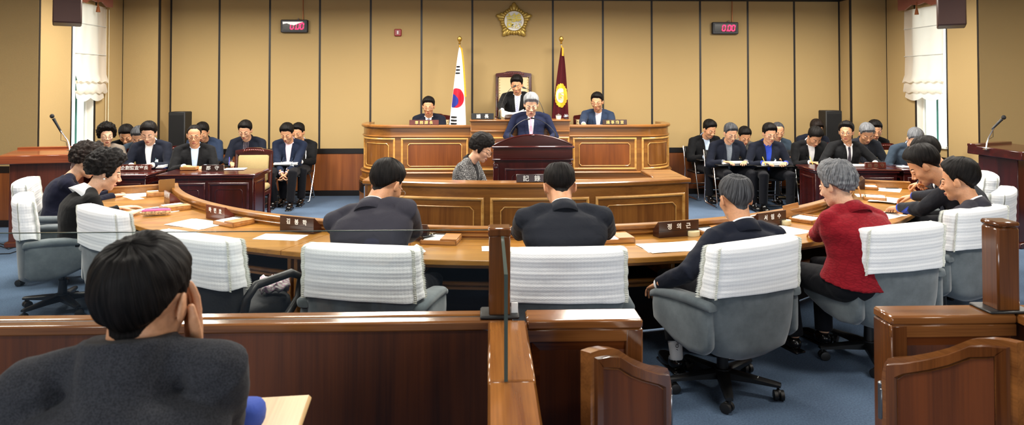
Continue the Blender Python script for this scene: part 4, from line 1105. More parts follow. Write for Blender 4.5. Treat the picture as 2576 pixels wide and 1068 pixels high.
def person(label, px, py, s, face=0, lean=.18, seat=.45, hp=22, hy=0, hr=0, k=1.07, fem=False, skin='a', hair='black', style='short', thick=.012,
           jacket='navy', shirt='white', tie=None, vdepth=.27, glasses=None, hands=None, curl=(.5, .5), stand=False, feet=None, near=False, badge=None, eyes='down', sidelean=0.0,
           shoes=True, collar=True, elbows=None, palm=None, fdir=None, floor=0.0, hs=1.0, back=.03, twist=0, cuff=True, lapel=True, base=None, shw=1.0, trou=None, legs=True, depth=None, world=None, highcollar=False, bulk=1.0, bigcollar=False, shup=0.014, hem=.97, socks=None):
    Hw = world if world is not None else atr(px, py, FPX/s)
    fwd = V((sin(face), -cos(face), 0)); rz = pi+face                 # local +Y -> fwd
    lat = V((-cos(face), -sin(face), 0))                              # local +X
    org = V((Hw.x, Hw.y, 0))-fwd*lean-lat*sidelean
    W2L = Matrix.Rotation(-rz, 4, 'Z') @ Matrix.Translation(-V((org.x, org.y, floor)))
    T = thing('person', label, 'person', (org.x, org.y, floor), rz)
    Hc = W2L @ Hw
    Rh = Matrix.Rotation(-hy, 3, 'Z') @ Matrix.Rotation(hr, 3, 'Y') @ Matrix.Rotation(-radians(hp), 3, 'X')
    kh = k*hs*1.09
    HM = Matrix.Translation(Hc) @ Rh.to_4x4() @ Matrix.Scale(kh, 4)
    nk = HM @ V((0, -.042, -.128))
    # lower neck drops vertically when the head is pitched
    S = nk+V((0, -.012-.0006*hp, -.036))*k
    hipz = seat+.10 if not stand else .93*k
    P0 = V((0, 0, hipz))
    up0 = (S-P0).normalized(); 
    def spine(t):
        p = P0.lerp(S, t); p = p+V((0, -1, 0))*(back*4*t*(1-t)); return p
    latv = (Matrix.Rotation(-twist, 3, 'Z') @ V((1, 0, 0)))
    def frame(t):
        a = spine(max(0, t-.05)); b = spine(min(1, t+.05)); tg = (b-a).normalized()
        l = V((1, 0, 0)).lerp(latv, t); l = (l-tg*l.dot(tg)).normalized(); return l, l.cross(tg)*-1, tg
    def torso(mb, g, lo=0.0, skirt=True):
        rings = []
        prof = [(-.10, .165, .120), (.0, .185, .135), (.14, .178, .130), (.35, .170, .122), (.55, .180, .124), (.72, .192, .122), (.84, .196, .108), (.93, .168, .088), (1.0, .115, .070), (1.07, .068, .060)]
        if fem: prof = [(-.10, .170, .125), (.0, .182, .135), (.14, .165, .125), (.35, .148, .110), (.55, .158, .120), (.72, .170, .118), (.84, .172, .098), (.93, .148, .080), (1.0, .10, .064), (1.07, .060, .054)]
        Lk = (S-P0).length
        for (t, w, d) in prof:
            if t < lo: continue
            l, f_, tg = frame(max(0, min(1, t))); c = spine(max(0, min(1, t)))+tg*(Lk*(t-max(0, min(1, t))))
            w *= k*bulk*(shw if t > .6 else 1); d *= k*bulk; gg = g*(1 if t < .95 else .4)
            ring = []
            for q in range(24):
                a = 2*pi*q/24; x = (w+gg)*math.copysign(abs(cos(a))**.85, cos(a)); y = (d+gg)*math.copysign(abs(sin(a))**.85, sin(a)); ring.append(c+l*x+f_*y)
            rings.append(ring)
        mb.loft(rings)
    l1, f1, t1 = frame(.9)
    SW = (.172 if fem else .190)*k*shw
    SJ = {sg: S+l1*(sg*SW)-t1*((.045-shup)*k) for sg in (-1, 1)}
    Lu, Lf = .285*k, .255*k
    hands = hands or {-1: (-.10, .36, seat+.20), 1: (.10, .36, seat+.20)}
    EL = {}; WR = {}
    for sg in (-1, 1):
        if hands.get(sg) is None: tgt = SJ[sg]+V((sg*.05, .12, -.50))*k
        else: 
            tgt = V(hands[sg]); tgt = (W2L @ tgt) if len(hands.get('w', ())) or hands.get('world') else tgt
        d = tgt-SJ[sg]; L = min(d.length, (Lu+Lf)*.985); d.normalize(); tgt = SJ[sg]+d*L
        a = (Lu*Lu-Lf*Lf+L*L)/(2*L); h = sqrt(max(0, Lu*Lu-a*a))
        pole = V((elbows or {}).get(sg, (sg*.55, -.25, -.8))); pole = (pole-d*pole.dot(d)).normalized()
        EL[sg] = SJ[sg]+d*a+pole*h; WR[sg] = tgt
    def arm(mb, sg, rr, stop=1.0, g=0, start=True):
        e = EL[sg]; w = e.lerp(WR[sg], stop); s0 = SJ[sg]; ins = s0-l1*(sg*.05*k)
        bend = e+((e-s0).normalized()+(e-w).normalized())*.006
        pts = [ins, s0, s0.lerp(e, .35), s0.lerp(e, .8), bend, e.lerp(w, .2), e.lerp(w, .6), w]
        mb.tube(pts, [r*k+g for r in rr], 14)
    armr = [.050, .052, .047, .041, .040, .039, .033, .026]; 
    if fem: armr = [r*.9 for r in armr]
    # legs
    LEG = {}
    for sg in (-1, 1):
        hj = P0+V((sg*.092*k, 0, -.02))
        if stand: kn = V((sg*.095, .03, .50*k)); an = V((sg*.10, -.02, .09))
        else:
            ft = (feet or {}).get(sg, (sg*.13, .46, 0)); kn = V((hj.x*.6+ft[0]*.75, .43*k, seat+.075)); an = V((ft[0], ft[1]-.05, .09))
            kl = (kn-V((an.x, an.y, an.z))).length
        LEG[sg] = (hj, kn, an)
    def legs_(mb, rr, stop=1.0):
        for sg in (-1, 1):
            hj, kn, an = LEG[sg]; e = kn.lerp(an, stop); bend = kn+((kn-hj).normalized()+(kn-an).normalized())*.012
            mb.tube([hj-V((0, .04, 0)) if not stand else hj+V((0, 0, .08)), hj.lerp(kn, .15), hj.lerp(kn, .5), hj.lerp(kn, .9), bend, kn.lerp(e, .15), kn.lerp(e, .6), e], [r*k for r in rr], 16)
    # ---- body (skin): head + neck, hands, and the hidden core, one mesh
    vox = .0028 if near else .0036
    nm = NM(); a, f, mi = HEADS[fem]; nm.add(tf(a, HM), f, mis=mi)
    core = M(); torso(core, -.012); 
    for sg in (-1, 1): arm(core, sg, armr, .98)
    core.tube([S-t1*.03, nk, HM @ V((0, -.03, -.10))], [.06*k, .052*k, .05*k], 14)
    if legs: legs_(core, [.07, .08, .068, .052, .050, .048, .044, .034])
    a, f = _eval(core, .014, 2); nm.add(a, f)
    for sg in (-1, 1):
        fd = V((fdir or {}).get(sg, tuple((WR[sg]-EL[sg]).normalized()*.8+V((-sg*.25, .3, -.1)))))
        fd = fd.normalized(); pn = V((palm or {}).get(sg, (0, 0, -1))); z = (-pn-fd*(-pn).dot(fd)).normalized(); x = fd.cross(z)
        Mx = Matrix((x, fd, z)).transposed().to_4x4(); Mx.translation = WR[sg]; 
        a, f = hand(curl[0] if sg < 0 else curl[1], sg, vox); nm.add(tf(a*k*.98, Mx), f)
    T_body = link('body', nm.mesh('body', [SK[skin], LP]), T)
    # ---- trousers, shoes
    if legs:
        mb = M(); l0 = frame(0)[0]
        mb.ell(P0+V((0, -.01, -.01)), (.185*k*bulk, .15*k, .12*k), None, 20, 12)
        legs_(mb, [.095, .098, .086, .070, .068, .063, .058, .056], hem)
        a, f = _eval(mb, .013, 3); t_ = NM(); t_.add(a, f); link('trousers', t_.mesh('trousers', trou or m_trou), T)
        if socks:
            for sg in (-1, 1):
                hj, kn, an = LEG[sg]; mb = M(); mb.tube([kn.lerp(an, .70), kn.lerp(an, .85), an, an+V((0, .03, -.03))], [.050, .044, .040, .042], 16); part(T, 'sock', mb, socks, 180)
        if shoes:
            for sg in (-1, 1):
                an = LEG[sg][2]; mb = M()
                mb.ell((an.x, an.y+.02, .052), (.045, .07, .05), None, 14, 8); mb.ell((an.x+sg*.008, an.y+.12, .038), (.047, .10, .036), None, 16, 8, e=.8); mb.box((an.x+sg*.004, an.y+.075, .008), (.085, .28, .016), .006)
                part(T, 'shoe', mb, m_shoe, 60)
    # ---- jacket
    jm = CL[jacket]; g = .016 if near else .015
    mb = M(); torso(mb, g)
    sr = [.058, .066, .061, .056, .056, .053, .047, .041]
    if fem: sr = [r*.9 for r in sr]
    for sg in (-1, 1):
        arm(mb, sg, sr, .93)
        mb.ell(SJ[sg]+t1*(.006)-l1*(sg*.012), (.068*k*(.9 if fem else 1), .062*k, .058*k), None, 16, 10)
        mb.tube([S+t1*(.012*k)+l1*(sg*.03), S.lerp(SJ[sg], .55)+t1*((.030+shup*.25)*k), SJ[sg]+t1*(.022*k)], [.052*k, .046*k, .04*k], 14)
    if highcollar: mb.tube([S-t1*.03, nk.lerp(S, .5), nk+V((0, .012, .085))*k], [.115*k, .100*k, .096*k], 20)
    a, f = _eval(mb, .0085 if near else .011, 5 if near else 4, .5)
    # wrinkles
    amp = .0060 if near else .0045
    els = [np.array(EL[-1]), np.array(EL[1])]
    sv = random.random()*50
    nrm = None
    c0 = np.array(spine(.6))
    ds = np.zeros(len(a))
    wa = np.minimum(np.linalg.norm(a-els[0], axis=1), np.linalg.norm(a-els[1], axis=1))
    arr = a.tolist()
    for i, p in enumerate(arr):
        w_ = math.exp(-(wa[i]/.13)**2); ds[i] = noise.noise(V((p[0]*7+sv, p[1]*7, p[2]*11)))*amp + (noise.noise(V((p[0]*22, p[1]*22+sv, p[2]*26))))*(.0018+amp*.9*w_)
    tri = np.array([q[:3] for q in f]); vn = np.zeros_like(a); fn = np.cross(a[tri[:, 1]]-a[tri[:, 0]], a[tri[:, 2]]-a[tri[:, 0]])
    for c_ in range(3): np.add.at(vn, tri[:, c_], fn)
    vn /= (np.linalg.norm(vn, axis=1, keepdims=True)+1e-12); a = a+vn*ds[:, None]
    j_ = NM(); j_.add(a, f); jo = link('sweater' if highcollar else 'jacket', j_.mesh('jacket', jm), T)
    jb = bvh_of(a, f)
    l9, f9, t9 = frame(.97)
    def proj(x, h, off, frontside=1):
        o_ = S+l9*x-t9*h+f9*(.45*frontside); hit = jb.ray_cast(o_, -f9*frontside)
        if hit[0] is None: return S+l9*x-t9*h+f9*(.08*frontside)
        n = hit[1]; n = n if n.dot(f9)*frontside > 0 else -n
        return hit[0]+(n*.5+f9*(.5*frontside))*off
    def sheet(rows):
        vs = []; fs = []; nc = len(rows[0])
        for r_ in rows: vs += r_
        for i in range(len(rows)-1):
            for c_ in range(nc-1): fs.append((i*nc+c_, i*nc+c_+1, (i+1)*nc+c_+1, (i+1)*nc+c_))
        m = M(); m.add(vs, fs); return m
    # ---- neck ring bands (collars)
    ax = (nk-S).normalized()
    def neckband(mb, r0, z0, r1, z1, a0, a1, drop=0.0, n=28, th=.003, fshift=.0):
        """angles: 0 = back, +-pi = front"""
        bx = l9; fy = (ax.cross(bx)); fy = fy if fy.dot(f9) > 0 else -fy
        rings = []
        for i in range(n+1):
            an = a0+(a1-a0)*i/n; fr_ = (1-cos(an))/2; d = -fy*cos(an)+bx*sin(an); dz = -drop*fr_**1.5
            c = S+ax*(.02*k)+f9*fshift*fr_
            rings.append([c+d*r0*k+ax*(z0+dz)*k, c+d*r1*k+ax*(z1+dz)*k, c+d*(r1+th)*k+ax*(z1+dz)*k, c+d*(r0+th)*k+ax*(z0+dz)*k])
        mb.loft(rings)
    if collar and shirt and not highcollar:
        sh = SH[shirt]; V0 = .040*k
        rows = []
        for i in range(19):
            t = i/18; h = -.035*k+(vdepth+.035)*k*t; w_ = V0*(1-t)**.8*1.25; rows.append([proj(w_*c_/4, h, .0035) for c_ in range(-4, 5)])
        so = part(T, 'shirt', sheet(rows), sh, 0)
        mb = M(); cr = .068 if not fem else .061
        neckband(mb, cr+.002, -.01, cr-.003, .044, -2.8, 2.8, drop=.030)
        neckband(mb, cr+.018, -.01, cr+.001, .046, -2.6, 2.6, drop=.036)
        if bigcollar: neckband(mb, .135, -.035, .066, .046, -2.5, 2.5, drop=.11)
        part(T, 'shirt_collar', mb, sh, 180)
        if tie:
            tm = TIE[tie]; rows = []
            for i in range(15):
                t = i/14; h = (.005+(vdepth-.012)*t)*k; w_ = (.017 if i < 2 else (.012+.020*t))*k; rows.append([proj(w_*c_/2, h, .0085 if abs(c_) < 2 else .005) for c_ in range(-2, 3)])
            part(T, 'tie', sheet(rows), tm, 0)
            mb = M(); mb.ell(proj(0, .006*k, .006), (.017*k, .012*k, .016*k), None, 12, 8); part(T, 'tie_knot', mb, tm, 180)
        if shirt == 'white' and tie == 'dark':
            rows = []
            for i in range(8):
                t = i/7; h = (.14+.14*t)*k; w_ = V0*(1-(h/k+.035)/(vdepth+.035))**.8*1.0 if h/k < vdepth else .002; rows.append([proj(w_*c_/3, h, .006) for c_ in range(-3, 4)])
            part(T, 'waistcoat', sheet(rows), SH['vest'], 0)
    if lapel and not highcollar:
        for sg in (-1, 1):
            rows = []
            for i in range(15):
                t = i/14; h = -.02*k+(vdepth+.03)*k*t; th_ = (h/k+.035)/(vdepth+.035); wi = .040*k*max(0, 1-th_)**.8*1.22
                wo = wi+(.012+.052*sin(pi*min(1, t*1.0))**.7*(1 if t > .28 else .55))*k*(1-.55*t)
                rows.append([proj(sg*wi, h, .003), proj(sg*(wi+.002), h, .013), proj(sg*(wi*.5+wo*.5), h, .013), proj(sg*(wo-.002), h, .011), proj(sg*wo, h, .001)])
            part(T, 'lapel', sheet(rows), jm, 0)
        mb = M(); cr = .080 if not fem else .072; neckband(mb, cr+.012, -.034, cr-.002, .036, -2.2, 2.2, drop=.055, th=.004); part(T, 'jacket_collar', mb, jm, 180)
    if collar and not lapel and not highcollar and shirt is None:
        mb = M(); cr = .072; neckband(mb, cr+.034, -.030, cr-.004, .046, -2.6, 2.6, drop=.06, th=.005); part(T, 'jacket_collar', mb, jm, 180)
    # ---- cuffs
    if cuff:
        for sg in (-1, 1):
            e, w_ = EL[sg], WR[sg]; mb = M(); mb.tube([e.lerp(w_, .90), e.lerp(w_, .985)], [.036*k, .034*k], 14); part(T, 'shirt_cuff', mb, SH[shirt] if shirt else jm, 60)
    # ---- hair, brows, eyes
    a, f, uvs = hair_mesh(fem, STY[style], thick, random, random.random()*40)
    me = bpy.data.meshes.new('hair'); me.from_pydata(tf(a, HM).tolist(), [], f); ul = me.uv_layers.new(name='UVMap'); flat = [c for q in uvs for uv in q for c in uv]; ul.data.foreach_set('uv', flat)
    me.materials.append(HAIR[hair]); me.shade_smooth(); link('hair', me, T)
    for sg in (-1, 1):
        a, f = facepatch(fem, [(sg*x, z, w_) for x, z, w_ in ((.013, .021, .004), (.022, .0245, .0068), (.034, .027, .0060), (.044, .025, .0045), (.050, .021, .002))], 0, .0018)
        q = NM(); q.add(tf(a, HM), f); link('eyebrow', q.mesh('eyebrow', HAIR['black' if hair in ('black', 'dark') else 'salt']), T)
        q = NM()
        if eyes == 'open':
            a, f = facepatch(fem, [(sg*x, z, w_) for x, z, w_ in ((.019, -.001, .001), (.024, 0, .0065), (.031, .0005, .0085), (.038, 0, .0065), (.0435, -.001, .001))], 0, .0012); q.add(tf(a, HM), f, 0)
            a, f = facepatch(fem, [(sg*.031+x, .0005, w_) for x, w_ in ((-.0042, .003), (-.002, .0078), (.002, .0078), (.0042, .003))], 0, .0022); q.add(tf(a, HM), f, 1)
            a, f = facepatch(fem, [(sg*x, z, .0022) for x, z in ((.018, 0), (.024, .0035), (.031, .0050), (.038, .0035), (.045, 0))], 0, .0028); q.add(tf(a, HM), f, 1)
        else:
            a, f = facepatch(fem, [(sg*x, z, .0024) for x, z in ((.018, -.0045), (.024, -.0062), (.031, -.0068), (.038, -.0062), (.045, -.0035))], 0, .0022); q.add(tf(a, HM), f, 1)
        link('eye', q.mesh('eye', [m_eyew, m_iris]), T)
    if glasses:
        gm = m_spec if glasses == 'dark' else m_wire; mb = M(); r_ = .0011 if glasses == 'wire' else .0017
        for sg in (-1, 1):
            pts = [V((sg*.0325+.0235*math.copysign(abs(cos(2*pi*q/20))**.8, cos(2*pi*q/20)), .101-.10*abs(sg*.0325+.0235*cos(2*pi*q/20))**1.2, -.005+.0165*math.copysign(abs(sin(2*pi*q/20))**.8, sin(2*pi*q/20)))) for q in range(20)]
            mb.tube(pts, r_, 5, closed=True); mb.tube([(sg*.056, .092, .002), (sg*.070, .070, .003), (sg*.079, .01, .002), (sg*.080, -.012, -.006)], r_, 5)
        mb.tube([(-.009, .103, 0), (0, .106, .003), (.009, .103, 0)], r_, 5); mb.xf(HM); part(T, 'glasses', mb, gm, 180)
    if badge:
        c = proj(-.085*k, .17*k, .006); mb = M(); mb.box(c-t9*.02, (.052, .006, .075), .004); b_ = part(T, 'name_badge', mb, m_badge)
        mb = M(); mb.box(c+f9*.0045-t9*.026, (.034, .002, .03), .001); mb.tube([c+t9*.018, c+t9*.04], .005, 6); part(b_, 'badge_print', mb, m_badgeb)
    T_ = Person(); T_.T = T; T_.HM = HM; T_.S = S; T_.WR = WR; T_.W2L = W2L; T_.proj = proj; T_.EL = EL; T_.LEG = LEG; PEOPLE.append(T_)
    return T_
# ================================================================ barrier in the foreground
w_bar = wood('barrier wood', '#553016', '#965F30', 'x', .8, .18, .7)
w_bary = wood('barrier wood along', '#6A3B1A', '#A36A34', 'y', .8, .14, .8)
w_barz = wood('barrier wood upright', '#40200D', '#74441F', 'z', .8, .2, .6)
w_pan = wood('barrier dark panel', '#351505', '#683310', 'z', .6, .5, .0)
CZ = .87; YN, YK = 2.79, 2.925; GF = .2
m_glassedge = plain('glass edge', '#3A4A48', .15, spec=.5)
def gpane(parent, mb, name='glass_pane'): return part(parent, name, mb, m_glass, 0)
def framed_front(T, x0, x1, z1=None, y=YN+.02):
    z1 = z1 or CZ-.04
    S = planeS(y)
    mb = M(); mb.box(((x0+x1)/2, (y+YK-.01)/2, z1/2), (x1-x0, YK-.01-y, z1), .002); part(T, 'panel_core', mb, w_pan)
    return S
# left wall with long pane
T = thing('gallery_barrier', 'long wooden barrier wall with a clear glass screen in front of the seated man', 'barrier')
framed_front(T, -3.6, -.0)
mb = M(); mb.box((-1.75, (YN+2.848)/2-.002, CZ-.02), (3.7, 2.848-YN, .04), .007); mb.box((-1.75, (YK+2.868)/2, CZ-.02), (3.7, YK-2.868, .04), .007); mb.box((-1.75, 2.858, CZ-.028), (3.7, .03, .02)); part(T, 'cap_rail', mb, w_bar)
mb = M(); mb.box((-1.75, 2.858, CZ-.012), (3.7, .019, .012)); part(T, 'slot_lining', mb, m_black)
mb = M(); mb.box((-1.78, 2.858, CZ+.17), (3.60, .008, .365)); gpane(T, mb)
mb = M(); mb.box((-1.78, 2.858, CZ+.3535), (3.60, .0082, .003)); part(T, 'glass_edge', mb, m_glassedge)
# post
T = thing('barrier_post', 'square wooden post standing on the barrier corner near the middle', 'post', (.045, 2.86, CZ))
mb = M(); mb.box((0, 0, .172), (.088, .085, .325), .004); part(T, 'post_shaft', mb, w_barz)
mb = M(); mb.box((0, 0, .350), (.094, .091, .035), .006); part(T, 'post_cap', mb, w_barz)
mb = M(); mb.box((0, 0, .008), (.16, .125, .016), .006); part(T, 'base_plate', mb, m_black)
mb = M(); mb.box((.062, -.02, .03), (.028, .006, .055), .001); part(T, 'paper_slip', mb, m_paper)
# wall running toward the camera
T = thing('barrier_wing', 'wooden barrier wing coming toward the viewer with a glass fin on top', 'barrier')
mb = M(); mb.box((.075, 2.505, CZ-.02), (.155, .57, .045), .008); part(T, 'cap_rail', mb, w_bary)
mb = M(); mb.box((.075, 1.30, CZ-.022), (.155, 1.836, .045), .008); part(T, 'cap_rail', mb, w_bary)
mb = M(); mb.box((.075, 1.6, (CZ-.045)/2), (.11, 2.4, CZ-.046), .003); part(T, 'panel_core', mb, w_pan)
mb = M(); mb.box((.056, 2.51, CZ+.17), (.012, .58, .34)); gpane(T, mb)
mb = M(); mb.box((.056, 2.2185, CZ+.17), (.012, .004, .34)); mb.box((.056, 2.5, CZ+.341), (.012, .56, .003)); part(T, 'glass_edge', mb, m_glassedge)
# short wall left of the gate
def stub(x0, x1, label, left_end):
    T = thing('barrier_stub', label, 'barrier')
    S = framed_front(T, x0+.01, x1-.01)
    mb = M(); mb.box(((x0+x1)/2, (YN+YK)/2, CZ-.02), (x1-x0, YK-YN+.004, .04), .008); part(T, 'cap_rail', mb, w_bar)
    mb = M(); mb.box(((x0+x1)/2, YN+.01, CZ-.065), (x1-x0, .016, .05), .003); part(T, 'top_frame', mb, w_bar)
    e = x0 if left_end else x1
    mb = M(); mb.box((e+(.035 if left_end else -.035), (YN+YK)/2, (CZ-.04)/2), (.07, YK-YN, CZ-.04), .006); part(T, 'end_post', mb, w_barz)
    # sloped inner frame and panel
    mb = M(); a, b = x0+.02, x1-.02; d = .10; z1 = CZ-.09
    vs = [(a, YN+.012, z1), (b, YN+.012, z1), (a+d, YN+.035, z1-d*1.1), (b-d, YN+.035, z1-d*1.1), (a, YN+.012, .05), (b, YN+.012, .05), (a+d, YN+.035, .12), (b-d, YN+.035, .12)]
    mb.add(vs, [(0, 2, 3, 1), (0, 4, 6, 2), (1, 3, 7, 5)]); part(T, 'sloped_frame', mb, wood('barrier bevel', '#3A1A0B', '#6A3717', 'x', .8, .25, .4), 0)
    mb = M(); mb.box(((a+b)/2, YN+.03, z1-d*1.1-.006), (b-a-2*d, .012, .012)); mb.box((a+d+.006, YN+.03, .4), (.012, .012, .6)); mb.box((b-d-.006, YN+.03, .4), (.012, .012, .6)); part(T, 'black_inlay', mb, m_black)
    mb = M(); mb.box(((a+b)/2, YN+.038, .4), (b-a-2*d-.02, .008, .56)); part(T, 'inset_panel', mb, w_pan)
    return T
stub(.155, .63, 'short wooden barrier wall between the glass post and the left gate leaf', False)
stub(1.665, 2.20, 'short wooden barrier wall behind the right gate leaf', True)
T = thing('barrier_wing', 'wooden barrier wing at the right edge coming toward the viewer', 'barrier')
mb = M(); mb.box((2.275, 1.95, CZ-.02), (.15, 1.94, .04), .008); part(T, 'cap_rail', mb, w_bary)
mb = M(); mb.box((2.275, 1.95, (CZ-.045)/2), (.11, 1.9, CZ-.046), .003); part(T, 'panel_core', mb, w_pan)
mb = M(); mb.box((2.255, 2.5, CZ+.15), (.010, .52, .29)); gpane(T, mb)
T = thing('barrier_post', 'square wooden post on the barrier at the right edge of the photo', 'post', (2.185, 2.86, CZ))
mb = M(); mb.box((0, 0, .18), (.098, .10, .35), .008); part(T, 'post_shaft', mb, w_barz)
mb = M(); mb.box((0, 0, .368), (.102, .104, .022), .007); part(T, 'post_cap', mb, w_barz)
mb = M(); mb.box((0, -.0, .006), (.19, .135, .012), .005); part(T, 'base_plate', mb, m_black)
# gate leaves
PROF = [(0, .62), (.008, .66), (.03, .70), (.06, .725), (.2, .755), (.4, .81), (.55, .857), (.7, .914), (.82, .938), (.92, .95), (1, .955)]
def leaf(hx, hy, fx, fy, label, zs, side):
    L = sqrt((fx-hx)**2+(fy-hy)**2); rz = atan2(fy-hy, fx-hx); T = thing('gate_leaf', label, 'gate', (hx, hy, 0), rz)
    f = side  # local -Y or +Y faces camera
    def top(ins):
        pts = []
        for (t, z) in PROF:
            u = t*L; pts.append((min(max(u, ins), L-ins), z*zs-ins*(1.0 if t < .06 else .95)))
        return pts
    def outline(ins, bot): p = top(ins); return [(p[0][0], bot)]+p+[(p[-1][0], bot)]
    mb = M(); mb.prism(outline(0, .1), -.02, .02, lambda u, v, w_: (u, w_, v)); part(T, 'leaf_board', mb, w_bar, 30)
    for s2 in (-1, 1):
        mb = M(); o = outline(.028, .14); i = outline(.065, .18); n = len(o)
        vs = [(u, s2*.030, v) for u, v in o]+[(u, s2*.030, v) for u, v in i]+[(u, s2*.019, v) for u, v in outline(.022, .134)]+[(u, s2*.019, v) for u, v in outline(.072, .187)]
        fs = []
        for k in range(n-1): fs += [(k, k+1, n+k+1, n+k), (k, k+1, 2*n+k+1, 2*n+k), (n+k, n+k+1, 3*n+k+1, 3*n+k)]
        mb.add(vs, fs); part(T, 'raised_frame', mb, w_barz, 30)
        mb = M(); mb.prism(outline(.075, .19), s2*.0195, s2*.0225, lambda u, v, w_: (u, w_, v)); part(T, 'leaf_panel', mb, w_pan, 30)
    mb = M()
    mb.cyl((-.018, 0, .46), (-.018, 0, .60), .013, .013, 14); mb.ell((-.018, 0, .603), (.013, .013, .008)); mb.box((-.002, 0, .53), (.012, .045, .12), .003)
    part(T, 'spring_hinge', mb, plain('steel hinge', '#8E9094', .3, .9))
leaf(.715, 2.74, .325, 2.30, 'left swing gate leaf with curved top beside the open gateway', .975, 1)
leaf(1.618, 2.76, 1.80, 2.27, 'right swing gate leaf with curved top, foreground right corner', 1.0, 1)
mb = M(); mb.box((-2, .4, GF/2), (8, 4.6, GF)); struct('floor_gallery', mb, m_carpet)
mb = M(); mb.box((4.9, .4, GF/2), (5.4, 4.6, GF)); struct('floor_gallery', mb, m_carpet)
# ================================================================ wall things
# emblem
EY = YB-.03; ec = aty(1293, 53, EY+.018); er = (1338-1248)/2/ (FPX/YB)
m_em = plain('antique gold', '#B99D50', .35, .6, bump=.2, bscale=50); m_emw = plain('emblem disc', '#F2F2EE', .6)
T = thing('council_emblem', 'gold petalled emblem with a Chinese character high on the back wall', 'emblem', ec)
mb = M(); R = er
for k in range(30):
    a = pi/2+2*pi*k/30; big = (k % 6 == 0); mid = (k % 6 in (3,)); L = R*(1.06 if big else (.78 if k % 6 in (2, 3, 4) else .90)); r0 = R*.48
    c = (L+r0)/2; wdt = R*(.15 if big else .10)
    mb.ell((c*cos(a), -.015, c*sin(a)), ((L-r0)/2, .03, wdt), Matrix.Rotation(-a, 3, 'Y'), 12, 8)
part(T, 'petal_ring', mb, m_em, 60)
mb = M(); mb.lathe([(0, 0), (R*.585, 0), (R*.6, -.015), (R*.565, -.03), (R*.55, -.022), (0, -.022)], (0, -.02, 0), 48, rot=Matrix.Rotation(-pi/2, 3, 'X')); part(T, 'rim', mb, m_em)
mb = M(); mb.lathe([(0, 0), (R*.54, 0), (R*.54, .03), (0, .031)], (0, -.02, 0), 40, rot=Matrix.Rotation(pi/2, 3, 'X')); part(T, 'disc', mb, m_emw)
text_obj('character', '議', R*.88, plain('yellow gold', '#D9C55A', .4, .3), T, .008, .004, (0, -.055, 0), (pi/2, 0, 0))
# clocks
m_led = plain('red led', '#FF1E46', .5, emit=5)
def clock(px0, px1, py0, py1, label, covered):
    y = YB-.04; p0 = aty(px0, py1, y); p1 = aty(px1, py0, y); c = (p0+p1)/2; w, h = p1.x-p0.x, p1.z-p0.z
    T = thing('digital_timer', label, 'timer', c)
    mb = M(); mb.box((0, 0, 0), (w, .07, h), .012); part(T, 'housing', mb, plain('grey blue housing', '#23262D', .5))
    mb = M(); mb.box((.0, -.035, .0), (w*.84, .006, h*.66), .002); part(T, 'display', mb, plain('display black', '#060506', .2))
    seg = w*.105; hh = h*.23
    def dig(cx):
        m = M(); sl = .12
        for (z0, z1, x) in ((0, hh, -1), (0, hh, 1), (-hh, 0, -1), (-hh, 0, 1)):
            a = V((cx+x*seg/2+sl*z0, -.040, z0+.006)); b = V((cx+x*seg/2+sl*z1, -.040, z1-.006)); m.tube([a, b], .0085, 6)
        for z in (-hh, hh): m.tube([(cx-seg/2+.006+sl*z, -.040, z), (cx+seg/2-.006+sl*z, -.040, z)], .0085, 6)
        part(T, 'digit', m, m_led)
    for cx in (-.02, w*.165, w*.32): dig(cx-.01)
    m = M(); m.ell((w*.055, -.04, -hh), (.009, .006, .009)); part(T, 'decimal_point', m, m_led)
    if covered:
        m = M(); pts = [(-w*.41, h*.33), (w*.36, h*.33), (w*.16, h*.18), (w*.02, h*.05), (-w*.12, h*.10), (-w*.25, h*.2), (-w*.40, h*.14)]
        m.prism(pts, -.056, -.052, lambda u, v, w_: (u, w_, v)); part(T, 'torn_paper', m, plain('glossy glowing paper', '#FFFFFF', .4, emit=.25))  # brightness put in as a faint glow; the paper is no lamp
    m = M(); m.tube([(w*.30, .02, h/2), (w*.30, .02, CEIL-c.z)], .008, 6); part(T, 'conduit', m, plain('copper conduit', '#A8663C', .4, .4))
    m = M(); m.lathe([(.0, 0), (.02, 0), (.012, .03), (0, .031)], (w*.14, 0, h/2), 10); part(T, 'knob', m, m_chrome)
clock(707, 775, 50, 82, 'red digital timer partly hidden by torn white paper, left on the back wall', True)
clock(1791, 1856, 56, 86, 'red digital timer fully visible, right on the back wall', False)
c = aty(1001, 82, YB-.02); T = thing('fire_alarm', 'small red alarm sounder on the back wall left of the emblem', 'alarm', c)
mb = M(); mb.box((0, 0, 0), (.12, .04, .12), .012); part(T, 'housing', mb, plain('alarm red', '#8C1820', .4))
mb = M(); mb.box((0, -.025, 0), (.03, .02, .06), .006); part(T, 'strobe', mb, plain('strobe lens', '#D8D2D4', .2))
# tall black speakers by the corners
def tower(px0, px1, ptop, y, label):
    x0, x1 = rx(px0)*y, rx(px1)*y; zt = aty((px0+px1)/2, ptop, y).z
    T = thing('tower_speaker', label, 'loudspeaker', ((x0+x1)/2, y+.13, 0)); w = x1-x0
    mb = M(); mb.box((0, 0, zt/2), (w, .26, zt), .012); part(T, 'cabinet', mb, plain('speaker black', '#0E0E10', .6))
    mb = M(); mb.box((0, -.132, zt/2+.1), (w-.03, .01, zt-.3), .004); part(T, 'grille', mb, plain('grille cloth', '#08080A', .95, bump=.4, bscale=400))
tower(424, 466, 281, 10.85, 'tall black tower speaker in the left back corner'); tower(2077, 2118, 278, 10.85, 'tall black tower speaker in the right back corner')
